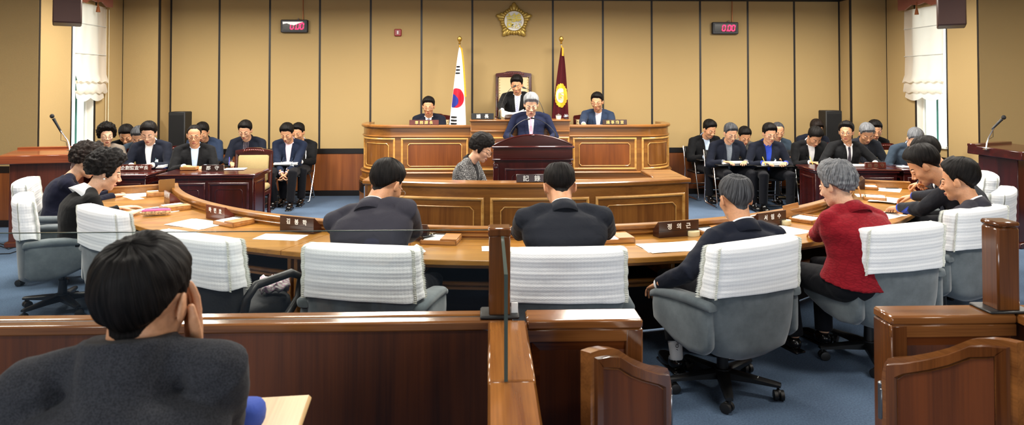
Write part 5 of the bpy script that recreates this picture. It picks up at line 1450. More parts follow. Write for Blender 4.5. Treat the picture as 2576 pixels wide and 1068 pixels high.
# wall speakers
def wallsp(c, rz, label):
    T = thing('wall_speaker', label, 'loudspeaker', c, rz)
    mb = M(); R_ = Matrix.Rotation(-.10, 3, 'X')
    mb.box((0, 0, 0), (.30, .26, .58), .012, R_); part(T, 'cabinet', mb, plain('brown cabinet', '#3B2420', .5))
    mb = M(); mb.box(R_ @ V((0, -.132, 0)), (.28, .012, .56), .006, R_); part(T, 'grille', mb, plain('brown grille', '#4B3531', .8, bump=.3, bscale=300))
    mb = M(); mb.box((0, .16, .05), (.06, .12, .06), .004); part(T, 'bracket', mb, m_black)
sp = atr(170, -10, 8.35); wallsp((sp.x, sp.y, 2.86), .55, 'brown wall speaker hanging beside the left window blind')
sp = atr(2392, -8, 8.45); wallsp((sp.x, sp.y, 2.84), -.55, 'brown wall speaker hanging beside the right window blind')
# ================================================================ flags
def cloth_flag(px_pole, zt, zb, kind, label, y=11.05):
    x = rx(px_pole)*y; T = thing('flag', label, 'flag', (x, y, 0))
    mb = M(); mb.cyl((0, 0, .36), (0, 0, zt), .013, .011, 10); mb.lathe([(.16, 0), (.16, .02), (.05, .05), (.015, .08)], (0, 0, .34), 20); part(T, 'flag_pole', mb, m_chrome)
    mb = M(); mb.lathe([(.012, 0), (.02, .02), (.008, .035), (.03, .06), (.038, .09), (.03, .12), (.008, .135)], (0, 0, zt), 16); part(T, 'finial', mb, m_gold)
    L = zt-.04-zb; W0, W1 = .02, .26
    NX, NZ = 26, 40
    def P(u, t):   # u 0..1 across, t 0..1 down
        w = (W0+(W1-W0)*t**.75)
        x_ = -.10*t+ (u-.28)*w*1.15; fold = .035*sin(u*pi*3.2+t*1.3)*(.3+t)
        return V((x_, -.05+fold-.02*t, zt-.05-L*t))
    vs = [P(i/NX, j/NZ) for j in range(NZ+1) for i in range(NX+1)]; fs = []; mi = []
    for j in range(NZ):
        for i in range(NX):
            fs.append((j*(NX+1)+i, j*(NX+1)+i+1, (j+1)*(NX+1)+i+1, (j+1)*(NX+1)+i))
            mi.append(0)
    mb = M(); mb.add(vs, fs)
    base = plain('flag white', '#F3F3F5', .8) if kind == 'kr' else cloth('maroon velvet', '#4A0D16')
    part(T, 'flag_cloth', mb, base, 180)
    def patch(name, fn, mat, off=.004, n=20):
        """fn(a,b)->(u,t) for a,b in 0..1"""
        vs = []; fs = []
        for j in range(n+1):
            for i in range(n+1):
                u, t = fn(i/n, j/n); p = P(u, t); q = P(min(u+.01, 1.2), t)-p; nrm = V((-q.y, q.x, 0)); nrm = nrm if nrm.y < 0 else -nrm
                p = p+nrm.normalized()*off; vs.append(p)
        for j in range(n):
            for i in range(n): fs.append((j*(n+1)+i, j*(n+1)+i+1, (j+1)*(n+1)+i+1, (j+1)*(n+1)+i))
        m = M(); m.add(vs, fs); part(T, name, m, mat, 180)
    def zt2t(z): return (zt-.05-z)/L
    def x2u(x_, t): w = (W0+(W1-W0)*max(t, 0)**.75); return max(.01, min(.99, (x_+.10*t)/(w*1.15)+.28))
    def disc(cx, cz, r, a0, a1, r0=0): return lambda a, b: (lambda rr, th: (lambda t: (x2u(cx+rr*cos(th), t), t))(zt2t(cz+rr*1.25*sin(th))))(r0+(r-r0)*a, a0+(a1-a0)*b)
    if kind == 'kr':
        cz = aty(1153, 246, y).z; cx = -.035
        red = plain('flag red', '#C01530', .8); blu = plain('flag blue', '#1F2C8E', .8)
        patch('red_circle', disc(cx-.012, cz, .125, 0, 2*pi), red, .005, 40)
        patch('blue_half', disc(cx-.070, cz-.045, .085, 0, 2*pi), blu, .009, 30)
        bk = plain('flag black', '#111113', .8)
        for (px, py, w_, g) in ((1151, 176, .06, 0), (1142, 302, .075, 0)):
            q = aty(px, py, y); 
            for k in (-1, 0, 1):
                def bar(a, b, k=k, q=q, w_=w_): t = zt2t(q.z+k*.052+(b-.5)*.026); return (x2u(q.x-x+(a-.5)*w_*1.2, t), t)
                patch('trigram_bar', bar, bk, .007, 6)
    else:
        gd = plain('flag yellow', '#E5B62C', .7); ww = plain('flag disc white', '#E9E7E2', .8); q = aty(1411, 240, y); cx, cz = q.x-x, q.z
        def petal(a, b):
            th = 2*pi*b; rr = .125*(1+.05*cos(22*th))*a; t = zt2t(cz+rr*1.55*sin(th)); return (x2u(cx+rr*.80*cos(th), t), t)
        patch('yellow_rosette', petal, gd, .010, 60)
        def cir(a, b):
            th = 2*pi*b; rr = .078*a; t = zt2t(cz+rr*1.5*sin(th)); return (x2u(cx-.01+rr*.8*cos(th), t), t)
        patch('white_disc', cir, ww, .014, 24)
        text_obj('emblem_character', '議', .12, gd, T, .003, .003, (cx-.01, -.125, cz), (pi/2, 0, .1), sx=.75)
    mb = M(); rows = []
    fr = plain('gold fringe', '#D79E1E', .7, bump=.5, bscale=150)
    vs = []; fs = []
    for j in range(31):
        t = j/30*(.55 if kind == 'kr' else .10); p = P(1.0, t) if kind == 'kr' else P(.5, t); vs += [p+V((-.004, -.006, 0)), p+V((.022+.006*(j % 2), -.012, -.004))]
    for j in range(30): fs.append((2*j, 2*j+1, 2*j+3, 2*j+2))
    mb.add(vs, fs); part(T, 'gold_fringe', mb, fr, 0)
    mb = M(); mb.tube([(0, -.012, zt-.01), (.01, -.02, zt-.06), (-.005, -.02, zt-.12)], [.008, .014, .010], 8); part(T, 'gold_cord', mb, fr)
cloth_flag(1156, aty(1156, 112, 11.05).z, 1.02, 'kr', 'white South Korean flag on a pole left of the tall chair')
cloth_flag(1412, aty(1412, 112, 11.05).z, 1.10, 'co', 'maroon flag with yellow rosette on a pole right of the tall chair')
# ================================================================ side lecterns with hand mics
def side_lectern(c, rz, label, mlabel, wood1, wood2, h=1.05):
    T = thing('side_lectern', label, 'lectern', (c.x, c.y, 0), rz)
    mb = M(); mb.box((0, 0, (h-.10)/2), (.62, .42, h-.10), .006); part(T, 'body', mb, wood2)
    mb = M(); R_ = Matrix.Rotation(.06, 3, 'X')
    mb.box((0, 0, h-.05), (.78, .58, .10), .008, R_); part(T, 'desk_box', mb, wood1)
    mb = M(); mb.box((0, .24, h+.02), (.78, .10, .03), .005); part(T, 'ledge', mb, wood1)
    mb = M(); mb.box((0, .293, h-.04), (.6, .012, .035), .004); mb.box((0, .215, .55), (.42, .012, .5), .006); part(T, 'moulding', mb, wood2)
    mb = M(); mb.box((0, 0, .03), (.68, .48, .06), .008); part(T, 'plinth', mb, wood2)
    return T
w_lecL = wood('red brown lectern', '#6B2E16', '#A15730', 'x', .8, .25, .5); w_lecD = wood('brown lectern body', '#35160D', '#5C2A18', 'z', .8, .3, .4)
pL = atr(122, 300, 1717/214.); side_lectern(V((pL.x, pL.y, 0)), .22, 'reddish wooden lectern with a hand microphone at the left edge', '', w_lecL, w_lecD, 1.06)
pR = atr(2545, 300, 1717/214.); side_lectern(V((pR.x, pR.y, 0)), .45, 'dark wooden lectern with a hand microphone at the right edge', '', w_mah, w_mahv, 1.11)
def handmic(pb, ptop, phead, label, dep):
    b = atr(*pb, dep); t = atr(*ptop, dep); hd = atr(*phead, dep-.02)
    T = thing('hand_microphone', label, 'microphone', b)
    L_ = lambda p: V(p)-b
    m1 = L_(b.lerp(t, .5)); m1.x += (b.x-t.x)*.22
    mb = M(); mb.lathe([(.035, 0), (.035, .008), (.012, .014)], (0, 0, 0), 16); mb.tube([(0, 0, 0), L_(b.lerp(t, .3))+V(((b.x-t.x)*.18, 0, 0)), m1, L_(t)], .0085, 8); part(T, 'chrome_stem', mb, m_chrome)
    h = L_(hd); d = (h-L_(t)).normalized(); tl = L_(t)-d*.03
    mb = M(); mb.tube([tl-d*.02, tl, L_(t)+(h-L_(t))*.6, h-d*.03], [.008, .012, .015, .018], 12); part(T, 'handle', mb, m_black)
    mb = M(); mb.ell(h, (.024, .024, .026)); part(T, 'mesh_head', mb, plain('mic mesh', '#2A2A2C', .5, .5, bump=.5, bscale=600))
    mb = M(); mb.tube([tl, tl+V((0, 0, -.1)), V((tl.x*.6, .03, tl.z*.45)), (tl.x*.4, .03, .02)], .003, 6); part(T, 'cable', mb, m_black)
handmic((176, 378), (150, 325), (131, 292), 'black hand microphone on a curved chrome stem, left lectern', 1717/218.)
handmic((2480, 376), (2503, 317), (2525, 295), 'black hand microphone on a curved chrome stem, right lectern', 1717/218.)
# ================================================================ lettering plates
m_plate = wood('name plate wood', '#24100C', '#3B1D15', 'x', 1.2, .3, .4); m_platel = wood('name plate reddish', '#4A1A12', '#63281C', 'x', 1.2, .3, .4)
def prism_plate(pos, rz, w, h, txt, label, tsize=.045, wood_=None, depth=.09, sp=1.5, lm=None, group=None, tx=None):
    T = thing('name_plate', label, 'name plate', pos, rz); wood_ = wood_ or m_plate
    mb = M(); mb.prism([(-depth/2, 0), (depth/2, 0), (depth/2, h*.36), (-depth/2+.012, h), (-depth/2, h)], -w/2, w/2, lambda u, v, w_: (w_, u, v)); part(T, 'block', mb, wood_, 20)
    mb = M(); mb.box((0, -depth/2-.0005, h*.42), (w*.998, .0015, .0015)); part(T, 'groove', mb, m_black)
    if txt:
        o = text_obj('lettering', txt, tsize, lm or m_white, T, .0008, .0010, (0, -depth/2-.001, h*.68), (pi/2, 0, 0), spacing=sp)
    return T
def board_plate(pos, rz, w, h, txt, label, tsize, back=None, lm=None, sp=1.2, frame=False):
    T = thing('title_plate', label, 'title plate', pos, rz)
    mb = M(); mb.box((0, 0, h/2), (w, .03, h), .003, Matrix.Rotation(-.15, 3, 'X')); part(T, 'board', mb, back or m_plate)
    text_obj('lettering', txt, tsize, lm or m_goldlet, T, .0015, .0004, (0, -.0215, h*.53), (pi/2-.15, 0, 0), spacing=sp)
    return T
# on the horseshoe table (facing outward to the seats)
def on_table(px, py, z=.72, m=.14):
    p = atz(px, py, z); a = atan2(p.y-TC[1], p.x-TC[0]); r = sqrt((p.x-TC[0])**2+(p.y-TC[1])**2); q = TS(max(A0+.03, min(A1-.03, a if a > 0 else a+2*pi)), max(RI+m, min(RO-m, r)), z); return q
def out_rz(p, extra=0): a = atan2(p.y-TC[1], p.x-TC[0]); return a+pi/2+extra     # local -Y points outward
def rpos(a_deg, r, z=.7205): p = TS(radians(a_deg), r, z); return p
PLN = [(767, 578, '김   봉   학', 'dark name plate reading three white letters before the lone sheet left of the charcoal-jacket man', m_plate, .32), (572, 548, '하   민   호', 'reddish name plate with white lettering between two wooden boxes on the left', m_platel, .28),
       (470, 508, '김   상   택', 'reddish name plate behind the box next to the pink pencil case', m_platel, .24), (1688, 587, '정   의   근', 'dark name plate beside a round cream block, in front of the open booklet', m_plate, .33),
       (1908, 562, '서   임   수', 'dark name plate partly hidden by the grey-haired man in navy', m_plate, .32), (2070, 524, '김   정   숙', 'dark name plate partly hidden by the woman in red', m_plate, .27), (2183, 468, '', 'dark name plate seen edge-on near the right end of the table', m_plate, .26),
       (440, 478, '', 'dark name plate at the left table end, papers leaning on it', m_platel, .24), (1045, 592, '', 'dark name plate mostly hidden by the man in the charcoal jacket', m_plate, .28)]
for (px, py, tx, lb, wd, w_) in PLN:
    p = on_table(px, py); a = atan2(p.y-TC[1], p.x-TC[0]); p = TS(a, RI+.085, .7205)
    prism_plate(p, a+pi/2, w_, .115, tx, lb, .044 if w_ > .26 else .036, wd, sp=1.0)
# wooden trays with papers
w_tray = wood('tray wood', '#8A5426', '#C08A4C', 'x', 1.5, .4, .2)
def tray(px, py, label, open_=False, dr=.30):
    p = on_table(px, py); rz = out_rz(p, .0)+(.0 if not open_ else 0.1)
    T = thing('wooden_tray', label, 'tray', (p.x, p.y, .7205), rz)
    mb = M(); w, d, h = .26, .20, .03
    mb.box((0, 0, .004), (w, d, .008), .001); mb.box((-w/2+.006, 0, h/2), (.012, d, h), .002); mb.box((w/2-.006, 0, h/2), (.012, d, h), .002); mb.box((0, -d/2+.006, h/2), (w, .012, h), .002); mb.box((0, d/2-.006, h/2), (w, .012, h), .002)
    part(T, 'tray_base', mb, w_tray)
    mb = M()
    if open_: mb.box((.0, d/2+.03, .07), (w, .010, .10), .002, Matrix.Rotation(-.25, 3, 'X'))
    else: mb.box((w*.27, 0, h+.006), (w*.44, d*.98, .012), .002)
    part(T, 'tray_lid', mb, w_tray)
    mb = M(); mb.box((-.035, -.005, h-.002), (.15, .165, .012), .001, Matrix.Rotation(.04, 3, 'Z')); part(T, 'note_pad', mb, m_paper)
    mb = M(); mb.tube([(-.10, .08, h+.007), (.03, .085, h+.007)], .004, 6); part(T, 'pen', mb, m_black)
for a in ((412, 489, 'wooden tray of paper beside the white sheets at the left table end', False), (470, 522, 'wooden tray of paper next to the pink pencil case', False), (622, 557, 'wooden tray of paper right of the reddish name plate', False), (1118, 600, 'wooden tray with a black phone on it, right of the charcoal-jacket man', False),
          (1530, 597, 'closed wooden tray right of the man in black', False), (1775, 580, 'wooden tray behind the cream block, left of the grey-haired man', False), (2000, 550, 'open wooden tray with raised lid, left of the woman in red', True), (2200, 500, 'open wooden tray with raised lid, right of the woman in red', True), (2175, 468, 'small wooden tray near the right table end', False)):
    tray(*a)
def sheet_(px, py, w, h, label, rot=0, curl=0, n=1, zoff=.0012, name='paper_sheet', z=.7205, group=None):
    p = on_table(px, py, z, h*.5+.02); rz = out_rz(p, rot); mb = M()
    nx = 10
    for q in range(n):
        vs = []; fs = []; ang = (q*.12); 
        for i in range(nx+1):
            for j in range(5):
                u, v = (i/nx-.5)*w, (j/4-.5)*h; x_, y_ = u*cos(ang)-v*sin(ang), u*sin(ang)+v*cos(ang)
                vs.append((x_, y_, zoff+q*.0025+curl*(abs(i/nx-.5)*2)**2*.02+(.004*sin(i*1.1+j)*(1 if curl else .2)) + (.0)))
        for i in range(nx):
            for j in range(4): fs.append((i*5+j, i*5+j+1, (i+1)*5+j+1, (i+1)*5+j))
        lo = [(v_[0], v_[1], max(.0004, v_[2]-.0015)) for v_ in vs]; m = len(vs)
        rim = [i*5 for i in range(nx+1)]+[nx*5+j for j in range(1, 5)]+[i*5+4 for i in range(nx-1, -1, -1)]+[j for j in range(3, 0, -1)]
        mb.add(vs+lo, fs+[tuple(k+m for k in f)[::-1] for f in fs]+[(rim[k], rim[(k+1) % len(rim)], rim[(k+1) % len(rim)]+m, rim[k]+m) for k in range(len(rim))])
    return single(name, mb, m_paper, label, 'paper', p, rz, group, smooth=60)
sheet_(496, 563, .42, .27, 'large blank sheets lying before the empty chair on the left', .1, n=2)
sheet_(706, 596, .34, .19, 'single white sheet before the black chair', .25)
sheet_(352, 481, .38, .24, 'white sheets stacked before the woman at the left end', .3, n=1); sheet_(333, 496, .36, .10, 'narrow white strip of paper at the left table end', .3)
sheet_(392, 530, .36, .25, 'white sheets under the pink pencil case', .15, n=2)
sheet_(1038, 632, .12, .2, 'folded white paper by the elbow of the charcoal-jacket man', .6, 1.0)
sheet_(1225, 625, .07, .14, 'slip of white paper just left of the wooden post', .1)
sheet_(1697, 621, .46, .26, 'open white booklet with a centre fold before the grey-haired man', -.12, 0, n=2)
sheet_(1960, 583, .44, .26, 'open white booklet between the grey-haired man and the woman in red', .0, 0, n=2)
sheet_(2225, 542, .36, .21, 'white sheet with a pen on it before the man in the dark blazer', -.2)
sheet_(2240, 476, .38, .2, 'white sheet with a pen near the clasped hands at the right', -.2)
sheet_(2225, 505, .34, .24, 'white papers held by the man with blue cuffs', -.1, .6, n=2)
sheet_(2172, 492, .2, .14, 'white paper beside the open tray at the right', .2); sheet_(2195, 455, .2, .12, 'white paper by the edge-on name plate at the right end', .2)
def pen(px, py, rz, label, z=.7245, mat=None, L=.14):
    p = atz(px, py, z); mb = M(); mb.tube([(-L/2, 0, 0), (-L/2+.01, 0, 0), (L/2-.012, 0, 0), (L/2, 0, 0)], [.002, .0045, .0045, .001], 8); single('pen', mb, mat or m_black, label, 'pen', (p.x, p.y, z+.0045), rz)
pen(2232, 536, -.25, 'black pen on the sheet before the man in the dark blazer'); pen(2245, 474, -.15, 'black pen on the sheet near the clasped hands'); pen(312, 535, .3, 'dark pen beside the hand of the woman in black')
# cream blocks
m_cream = plain('cream soap block', '#E9E2B8', .5)
for px, py, lb in ((1737, 590, 'round cream block beside the first dark name plate on the right'), (1962, 562, 'round cream block behind the open booklet near the woman in red'), (2179, 500, 'round cream block right of the woman in red')):
    p = on_table(px, py); mb = M(); mb.lathe([(0, 0), (.036, 0), (.038, .005), (.038, .034), (.034, .038), (0, .038)], (0, 0, 0), 28); o = single('cream_block', mb, m_cream, lb, 'block', (p.x, p.y, .7205), out_rz(p)); o.scale = (1.25, .8, 1)
# pencil case
p = atz(393, 540, .725); T = thing('pencil_case', 'pink and leopard pencil case with black zip on the table', 'pencil case', (p.x, p.y, .727), .28)
mb = M(); mb.ell((0, 0, .022), (.115, .038, .024), None, 24, 10, e=.6); part(T, 'case_body', mb, plain('leopard print', '#C9AE86', .8, bscale=70, var=.6), 70)
mb = M(); mb.ell((0, 0, .034), (.113, .036, .018), None, 24, 10, e=.6); part(T, 'pink_top', mb, plain('pink fabric', '#C9588C', .7), 70)
mb = M(); mb.tube([(-.09, .008, .050), (0, .01, .0535), (.09, .008, .050)], .004, 6); part(T, 'zip', mb, m_black)
# phone
p = on_table(1098, 592); mb = M(); mb.box((0, 0, .006), (.075, .14, .011), .004); o = single('phone', mb, plain('phone glass', '#0C0D10', .1, coat=.5), 'black mobile phone on the wooden tray', 'phone', (p.x-.02, p.y-.01, .7205+.0455), out_rz(p)-.5)
# standing booklet at left end
p = TS(radians(208), RI+.06, .7205); T = thing('fanned_booklet', 'worn booklet standing fanned open at the left end of the rail', 'booklet', (p.x, p.y, p.z), radians(208)+pi/2)
for k in range(4):
    a = -.5+.33*k; mb = M(); pts = [(0, 0), (.05*sin(a)+.01, .05), (.11*sin(a), .10), (.16*sin(a), .14+.01*k)]
    q = pts+[(x_+.006, z_) for x_, z_ in pts[::-1]]; mb.prism(q, -.07, .07, lambda u, v, w_: (u, w_, v)); part(T, 'leaf', mb, plain('brown paper', '#9C7A4A', .8))
mb = M(); mb.box((0, 0, .004), (.05, .15, .008)); part(T, 'cover', mb, plain('brown cover', '#6B4A2A', .7))
# towel on the black chair's arm
bc = CH[3]; q = TS(radians(248.4), 4.95); 
mb = M(); rr = random.Random(3); rings = []
for k in range(9):
    t = k/8; rings.append([V(((t-.5)*.17, .06*cos(2*pi*j/18)*(1+.25*sin(j*2.1+k)), .045*sin(2*pi*j/18)*(1+.3*sin(j*1.7+k*1.3))+.01*sin(k*2))) for j in range(18)])
mb.loft(rings)
m_tow = cloth('striped towel', '#E6E2DC', 4, '#CDA9BC')
p = atz(690, 715, .56); single('towel', mb, m_tow, 'crumpled striped towel stuffed on the arm of the black chair', 'towel', (p.x, p.y, .565), .5, smooth=180)
# cables on the floor
for k, (a, b, c_) in enumerate((((0, 612), (25, 620), (45, 610)), ((0, 618), (22, 626), (45, 618)), ((0, 638), (25, 637), (46, 630)))):
    A, B, C_ = [atz(*q, .006) for q in (a, b, c_)]; mb = M(); mb.tube([A-(B-A), A, A.lerp(B, .5), B, B.lerp(C_, .5), C_], .005, 6)
    single('floor_cable', mb, m_black, ['upper black cable on the carpet at the left edge', 'middle black cable on the carpet at the left edge', 'lowest black cable on the carpet at the left edge'][k], 'cable')
# ================================================================ things on the rostrum and the desks
def at_top(px, y, z): return V((rx(px)*y, y, z))
lp = dict(back=m_platel)
board_plate(at_top(1067, YR+.0, 1.25), 0, .43, .075, '事 務 課 長', 'reddish title plate with gold characters before the left clerk', .055, m_platel, sp=1.0)
board_plate(at_top(1214, YR+.05, 1.33), 0, .33, .09, '議   長', 'black title plate with white characters before the chairman', .065, m_black, m_white, sp=1.0)
board_plate(at_top(1546, YR+.0, 1.25), 0, .36, .075, '議 事 擔 當', 'dark title plate with gold characters before the right clerk', .055, m_plate, sp=1.0)
a_ = DS(au(1338), .925, -.04); board_plate(a_, 0.02, .285, .075, '記   錄', 'dark title plate with white characters on the low curved desk', .058, m_plate, plain('silver lettering', '#E5E6E2', .4), sp=1.0)
sdT = .727
board_plate(atz(335, 431, sdT)+V((0, .05, 0)), .02, .40, .085, '企劃監査室長', 'reddish title plate on the far left mahogany desk', .058, m_platel, plain('silver lettering', '#E5E6E2', .4), sp=1.0)
board_plate(atz(532, 431, sdT)+V((0, .05, 0)), .02, .28, .08, '郡   守', 'dark title plate with silver characters on the mahogany desk left of the aisle', .058, m_plate, plain('silver lettering', '#E5E6E2', .4), sp=1.0)
board_plate(atz(2207, 424, sdT)+V((0, .05, 0)), -.02, .28, .08, '副  郡  守', 'dull reddish title plate on the right mahogany desk', .055, m_platel, plain('dull bronze lettering', '#7A5A48', .5, .4), sp=1.0)
# microphones
gooseneck(at_top(1257, YR+.12, 1.33), aty(1292, 218, YR+.35), 'gooseneck microphone left of the chairman', .06)
gooseneck(at_top(1368, YR+.12, 1.33), aty(1322, 222, YR+.35), 'gooseneck microphone right of the chairman', .06)
gooseneck((rx(1283)*9.2, 9.2, 1.09), aty(1325, 300, 9.42), 'gooseneck microphone on the left of the dark lectern', .04)
gooseneck((rx(1397)*9.2, 9.2, 1.09), aty(1344, 298, 9.42), 'gooseneck microphone on the right of the dark lectern', .04)
p = at_top(1405, YR+.16, 1.33); T = thing('lidded_cup', 'small white lidded cup on the rostrum right of the chairman', 'cup', p)
mb = M(); mb.lathe([(0, 0), (.035, 0), (.042, .03), (.044, .05), (0, .05)], (0, 0, 0), 20); part(T, 'cup_body', mb, plain('porcelain', '#E8E6E0', .2, coat=.5))
mb = M(); mb.lathe([(.046, .05), (.046, .056), (.02, .066), (.006, .07), (.009, .078), (0, .08)], (0, 0, 0), 20); part(T, 'cup_lid', mb, plain('steel lid', '#B9B9B6', .3, .8))
p = at_top(1424, YR+.10, 1.33); T = thing('star_ornament', 'silver spiky ornament at the right end of the raised rostrum top', 'ornament', p)
mb = M()
for k in range(7):
    a = pi*k/6-.0; mb.tube([(0, 0, .035), (.045*cos(a), -.01*(k % 2), .035+.045*sin(a))], [.012, .002], 6)
part(T, 'spikes', mb, plain('silver foil', '#C9CBD0', .25, .9)); mb = M(); mb.box((0, 0, .006), (.06, .05, .012), .003); part(T, 'base', mb, m_black)
p = at_top(1295, YR+.12, 1.33); mb = M(); mb.box((0, 0, .03), (.3, .2, .05), .006, Matrix.Rotation(.15, 3, 'X')); single('document_stand', mb, m_plate, 'low brown document stand on the rostrum before the chairman', 'stand', p)
p = at_top(1325, 10.06, 1.25); 
def papers(pos, rz, w, d, label, n=3, t=.004, name='document_stack', bound=None, spread=.06):
    T = thing(name, label, 'documents', pos, rz); r_ = random.Random(int(pos[0]*1000) % 997)
    for k in range(n):
        mb = M(); a = r_.uniform(-spread, spread); mb.box((r_.uniform(-.01, .01), r_.uniform(-.01, .01), t*(k+.5)), (w, d, t*.96), .001, Matrix.Rotation(a, 3, 'Z')); part(T, 'sheet', mb, m_paper if not (bound and k == 0) else bound)
    return T
m_folder = plain('blue folder', '#1F2C5C', .4); m_dark = plain('dark folder', '#22252B', .4)
pp = atz(378, 425, .728); papers((pp.x, pp.y+.12, .728), .1, .3, .22, 'pile of files with a blue folder before the man at the far left desk', 5, .009, bound=m_folder)
pp = atz(585, 427, .728); papers((pp.x, pp.y+.1, .728), .1, .26, .2, 'loose papers on the left mahogany desk before the empty chair', 2, .002)
pp = atz(500, 424, .728); papers((pp.x, pp.y+.12, .728), .1, .28, .2, 'papers before the man in the light blue shirt', 2, .003)
pp = atz(470, 428, .728); mb = M(); mb.box((0, 0, .02), (.2, .12, .04), .003); single('letter_tray', mb, w_tray, 'small wooden letter tray on the left mahogany desk', 'tray', (pp.x, pp.y+.08, .728), .05)
pp = atz(2168, 420, .728); papers((pp.x, pp.y+.12, .728), -.1, .32, .2, 'open book on the right mahogany desk before the man in a waistcoat', 3, .006)
pp = atz(2300, 422, .728); papers((pp.x, pp.y+.1, .728), -.1, .26, .18, 'white papers on the far right mahogany desk', 2, .003)
# ================================================================ the people
def inward(a): a = radians(a); return atan2(-cos(a), sin(a))
Z = .735
# ---- around the horseshoe table
person('man in a charcoal jacket and glasses seen from behind, left of the wooden post', 972, 466, 402, inward(258.8)-.05, .22, .47, 30, .38, 0, skin='b', style='short', hair='black', jacket='char', near=True, glasses='wire',
       hands={'world': 1, 1: atz(1028, 612, Z), -1: atz(935, 600, Z)}, curl=(.5, .4), elbows={1: (.95, -.3, -.5), -1: (-.7, -.2, -.6)}, hs=1.02, sidelean=-.06, shw=1.15, shup=.025)
person('balding man in a black suit seen squarely from behind, right of the wooden post', 1408, 472, 404, inward(271.3)+.02, .24, .47, 34, 0, 0, skin='b', style='spot', hair='black', jacket='char2', near=True, glasses='wire',
       hands={'world': 1, 1: atz(1495, 600, Z), -1: atz(1330, 600, Z)}, curl=(.5, .5), elbows={1: (.95, -.3, -.55), -1: (-.95, -.3, -.55)}, hs=1.02, shw=1.16, shup=.025)
person('grey-haired man in a navy suit seated in the whole swivel chair, seen from behind', 1850, 502, 404, inward(282.9)-.05, .10, .47, 12, 0, 0, skin='b', style='spot', hair='salt', jacket='navy', near=True, glasses=None,
       hands={'world': 1, -1: atr(1655, 716, 1717/415.), 1: atz(1935, 604, Z)}, curl=(.5, .4), elbows={-1: (-.8, -.5, -.5), 1: (.6, -.3, -.7)}, hs=1.02, feet={-1: (-.30, .36, 0), 1: (.12, .5, 0)}, hem=.80, socks=plain('white sock', '#E9E9EA', .9, bump=.3, bscale=200))
q = PEOPLE[-1]; an = q.LEG[-1][2]; kn = q.LEG[-1][1]; c_ = kn.lerp(an, .86)
text_obj('sock_print', 'Polo Club', .026, m_black, q.T, .0006, .0004, tuple(c_+V((-.012, -.0445, 0))), (pi/2, -pi/2+.15, -.3))
person('grey-haired woman in a red quilted jacket at the table, seen from behind', 2104, 468, 378, inward(296.9)-.15, .16, .47, 16, -.25, 0, fem=True, skin='c', style='wavy', thick=.020, hair='grey', jacket='red', near=True, shirt=None, lapel=False, cuff=False, trou=None,
       hands={'world': 1, -1: atz(2042, 592, Z), 1: atz(2120, 560, Z)}, curl=(.4, .4), elbows={-1: (-.8, -.5, -.6), 1: (.7, -.3, -.7)}, hs=1.0, bulk=1.16, shw=1.12)
person('man in a dark blazer with white collar in left profile at the right end', 2412, 456, 333, inward(309.4)-.10, -.03, .47, 12, -.18, 0, skin='b', style='short', thick=.018, hair='black', jacket='char', near=True, tie='lil',
       hands={-1: (-.05, .32, .66), 1: (.05, .34, .68)}, curl=(.5, .5), hs=1.08, shw=1.05)
person('man with blue plaid cuffs reading papers, head bowed, at the right end', 2326, 418, 308, inward(321.9)-.05, .36, .47, 38, -.15, 0, skin='b', style='short', thick=.018, hair='black', jacket='char2', near=True, shirt='royal', back=.06,
       hands={'world': 1, -1: atz(2262, 522, .79), 1: atz(2268, 500, .78)}, curl=(.6, .6), elbows={-1: (-.6, -.3, -.7), 1: (.6, -.2, -.7)}, hs=1.08)
person('man with clasped hands hidden behind the bowed man at the right', 2332, 388, 268, inward(335.5)-.05, .25, .47, 30, -.1, 0, skin='b', style='short', hair='black', jacket='navy', near=True,
       hands={'world': 1, -1: atz(2306, 468, .80), 1: atz(2312, 462, .81)}, curl=(1.1, 1.1), hs=1.05)
person('woman in black with white collar and pearl earring in right profile on the left', 266, 434, 303, inward(220)+.02, .16, .47, 20, .12, 0, fem=True, skin='c', style='curly', thick=.030, hair='black', jacket='bk', near=True, shirt='white', lapel=False, cuff=False,
       hands={'world': 1, 1: atz(322, 541, Z), -1: atz(305, 523, Z)}, curl=(.2, .2), hs=1.05, bulk=1.12, bigcollar=True)
person('dark-haired woman in a navy cardigan at the left end of the table', 218, 408, 262, inward(206.9)+.0, .20, .47, 26, .1, 0, fem=True, skin='c', style='curly', thick=.030, hair='dark', jacket='dnavy', near=True, shirt=None, lapel=False, cuff=False, collar=False,
       hands={'world': 1, 1: atz(288, 492, Z), -1: atz(283, 484, Z)}, curl=(.7, .7), hs=1.05, bulk=1.05)
# pearl earring
mb = M(); hm = PEOPLE[-2].HM; mb.ell(hm @ V((.080, -.004, -.036)), (.009, .009, .009)); part(PEOPLE[-2].T, 'pearl_earring', mb, m_pearl)
# white open collar for the woman in black
# ---- rostrum
person('chairman in a black suit and lilac striped tie on the high chair', 1300, 214, 158, -.05, .12, .45, 20, .12, 0, skin='b', style='part', hair='black', jacket='black', tie='stripe', vdepth=.36, floor=.67,
       hands={'world': 1, 1: aty(1262, 283, YR+.30), -1: aty(1322, 285, YR+.35)}, curl=(.7, .7), elbows={1: (.9, -.2, -.5), -1: (-.9, -.2, -.5)})
person('clerk in glasses and grey tie at the left of the rostrum', 1078, 268, 160, .0, .10, .45, 14, .0, 0, skin='b', style='short', hair='black', jacket='navy', tie='grey', glasses='dark', floor=.34)
person('man with glasses and open collar in a blue jacket at the right of the rostrum', 1502, 257, 159, -.1, .12, .45, 14, .25, 0, skin='b', style='short', hair='black', jacket='blue', shirt='lgrey', glasses='dark', floor=.34,
       hands={'world': 1, 1: aty(1468, 313, YR+.22), -1: aty(1530, 313, YR+.22)})
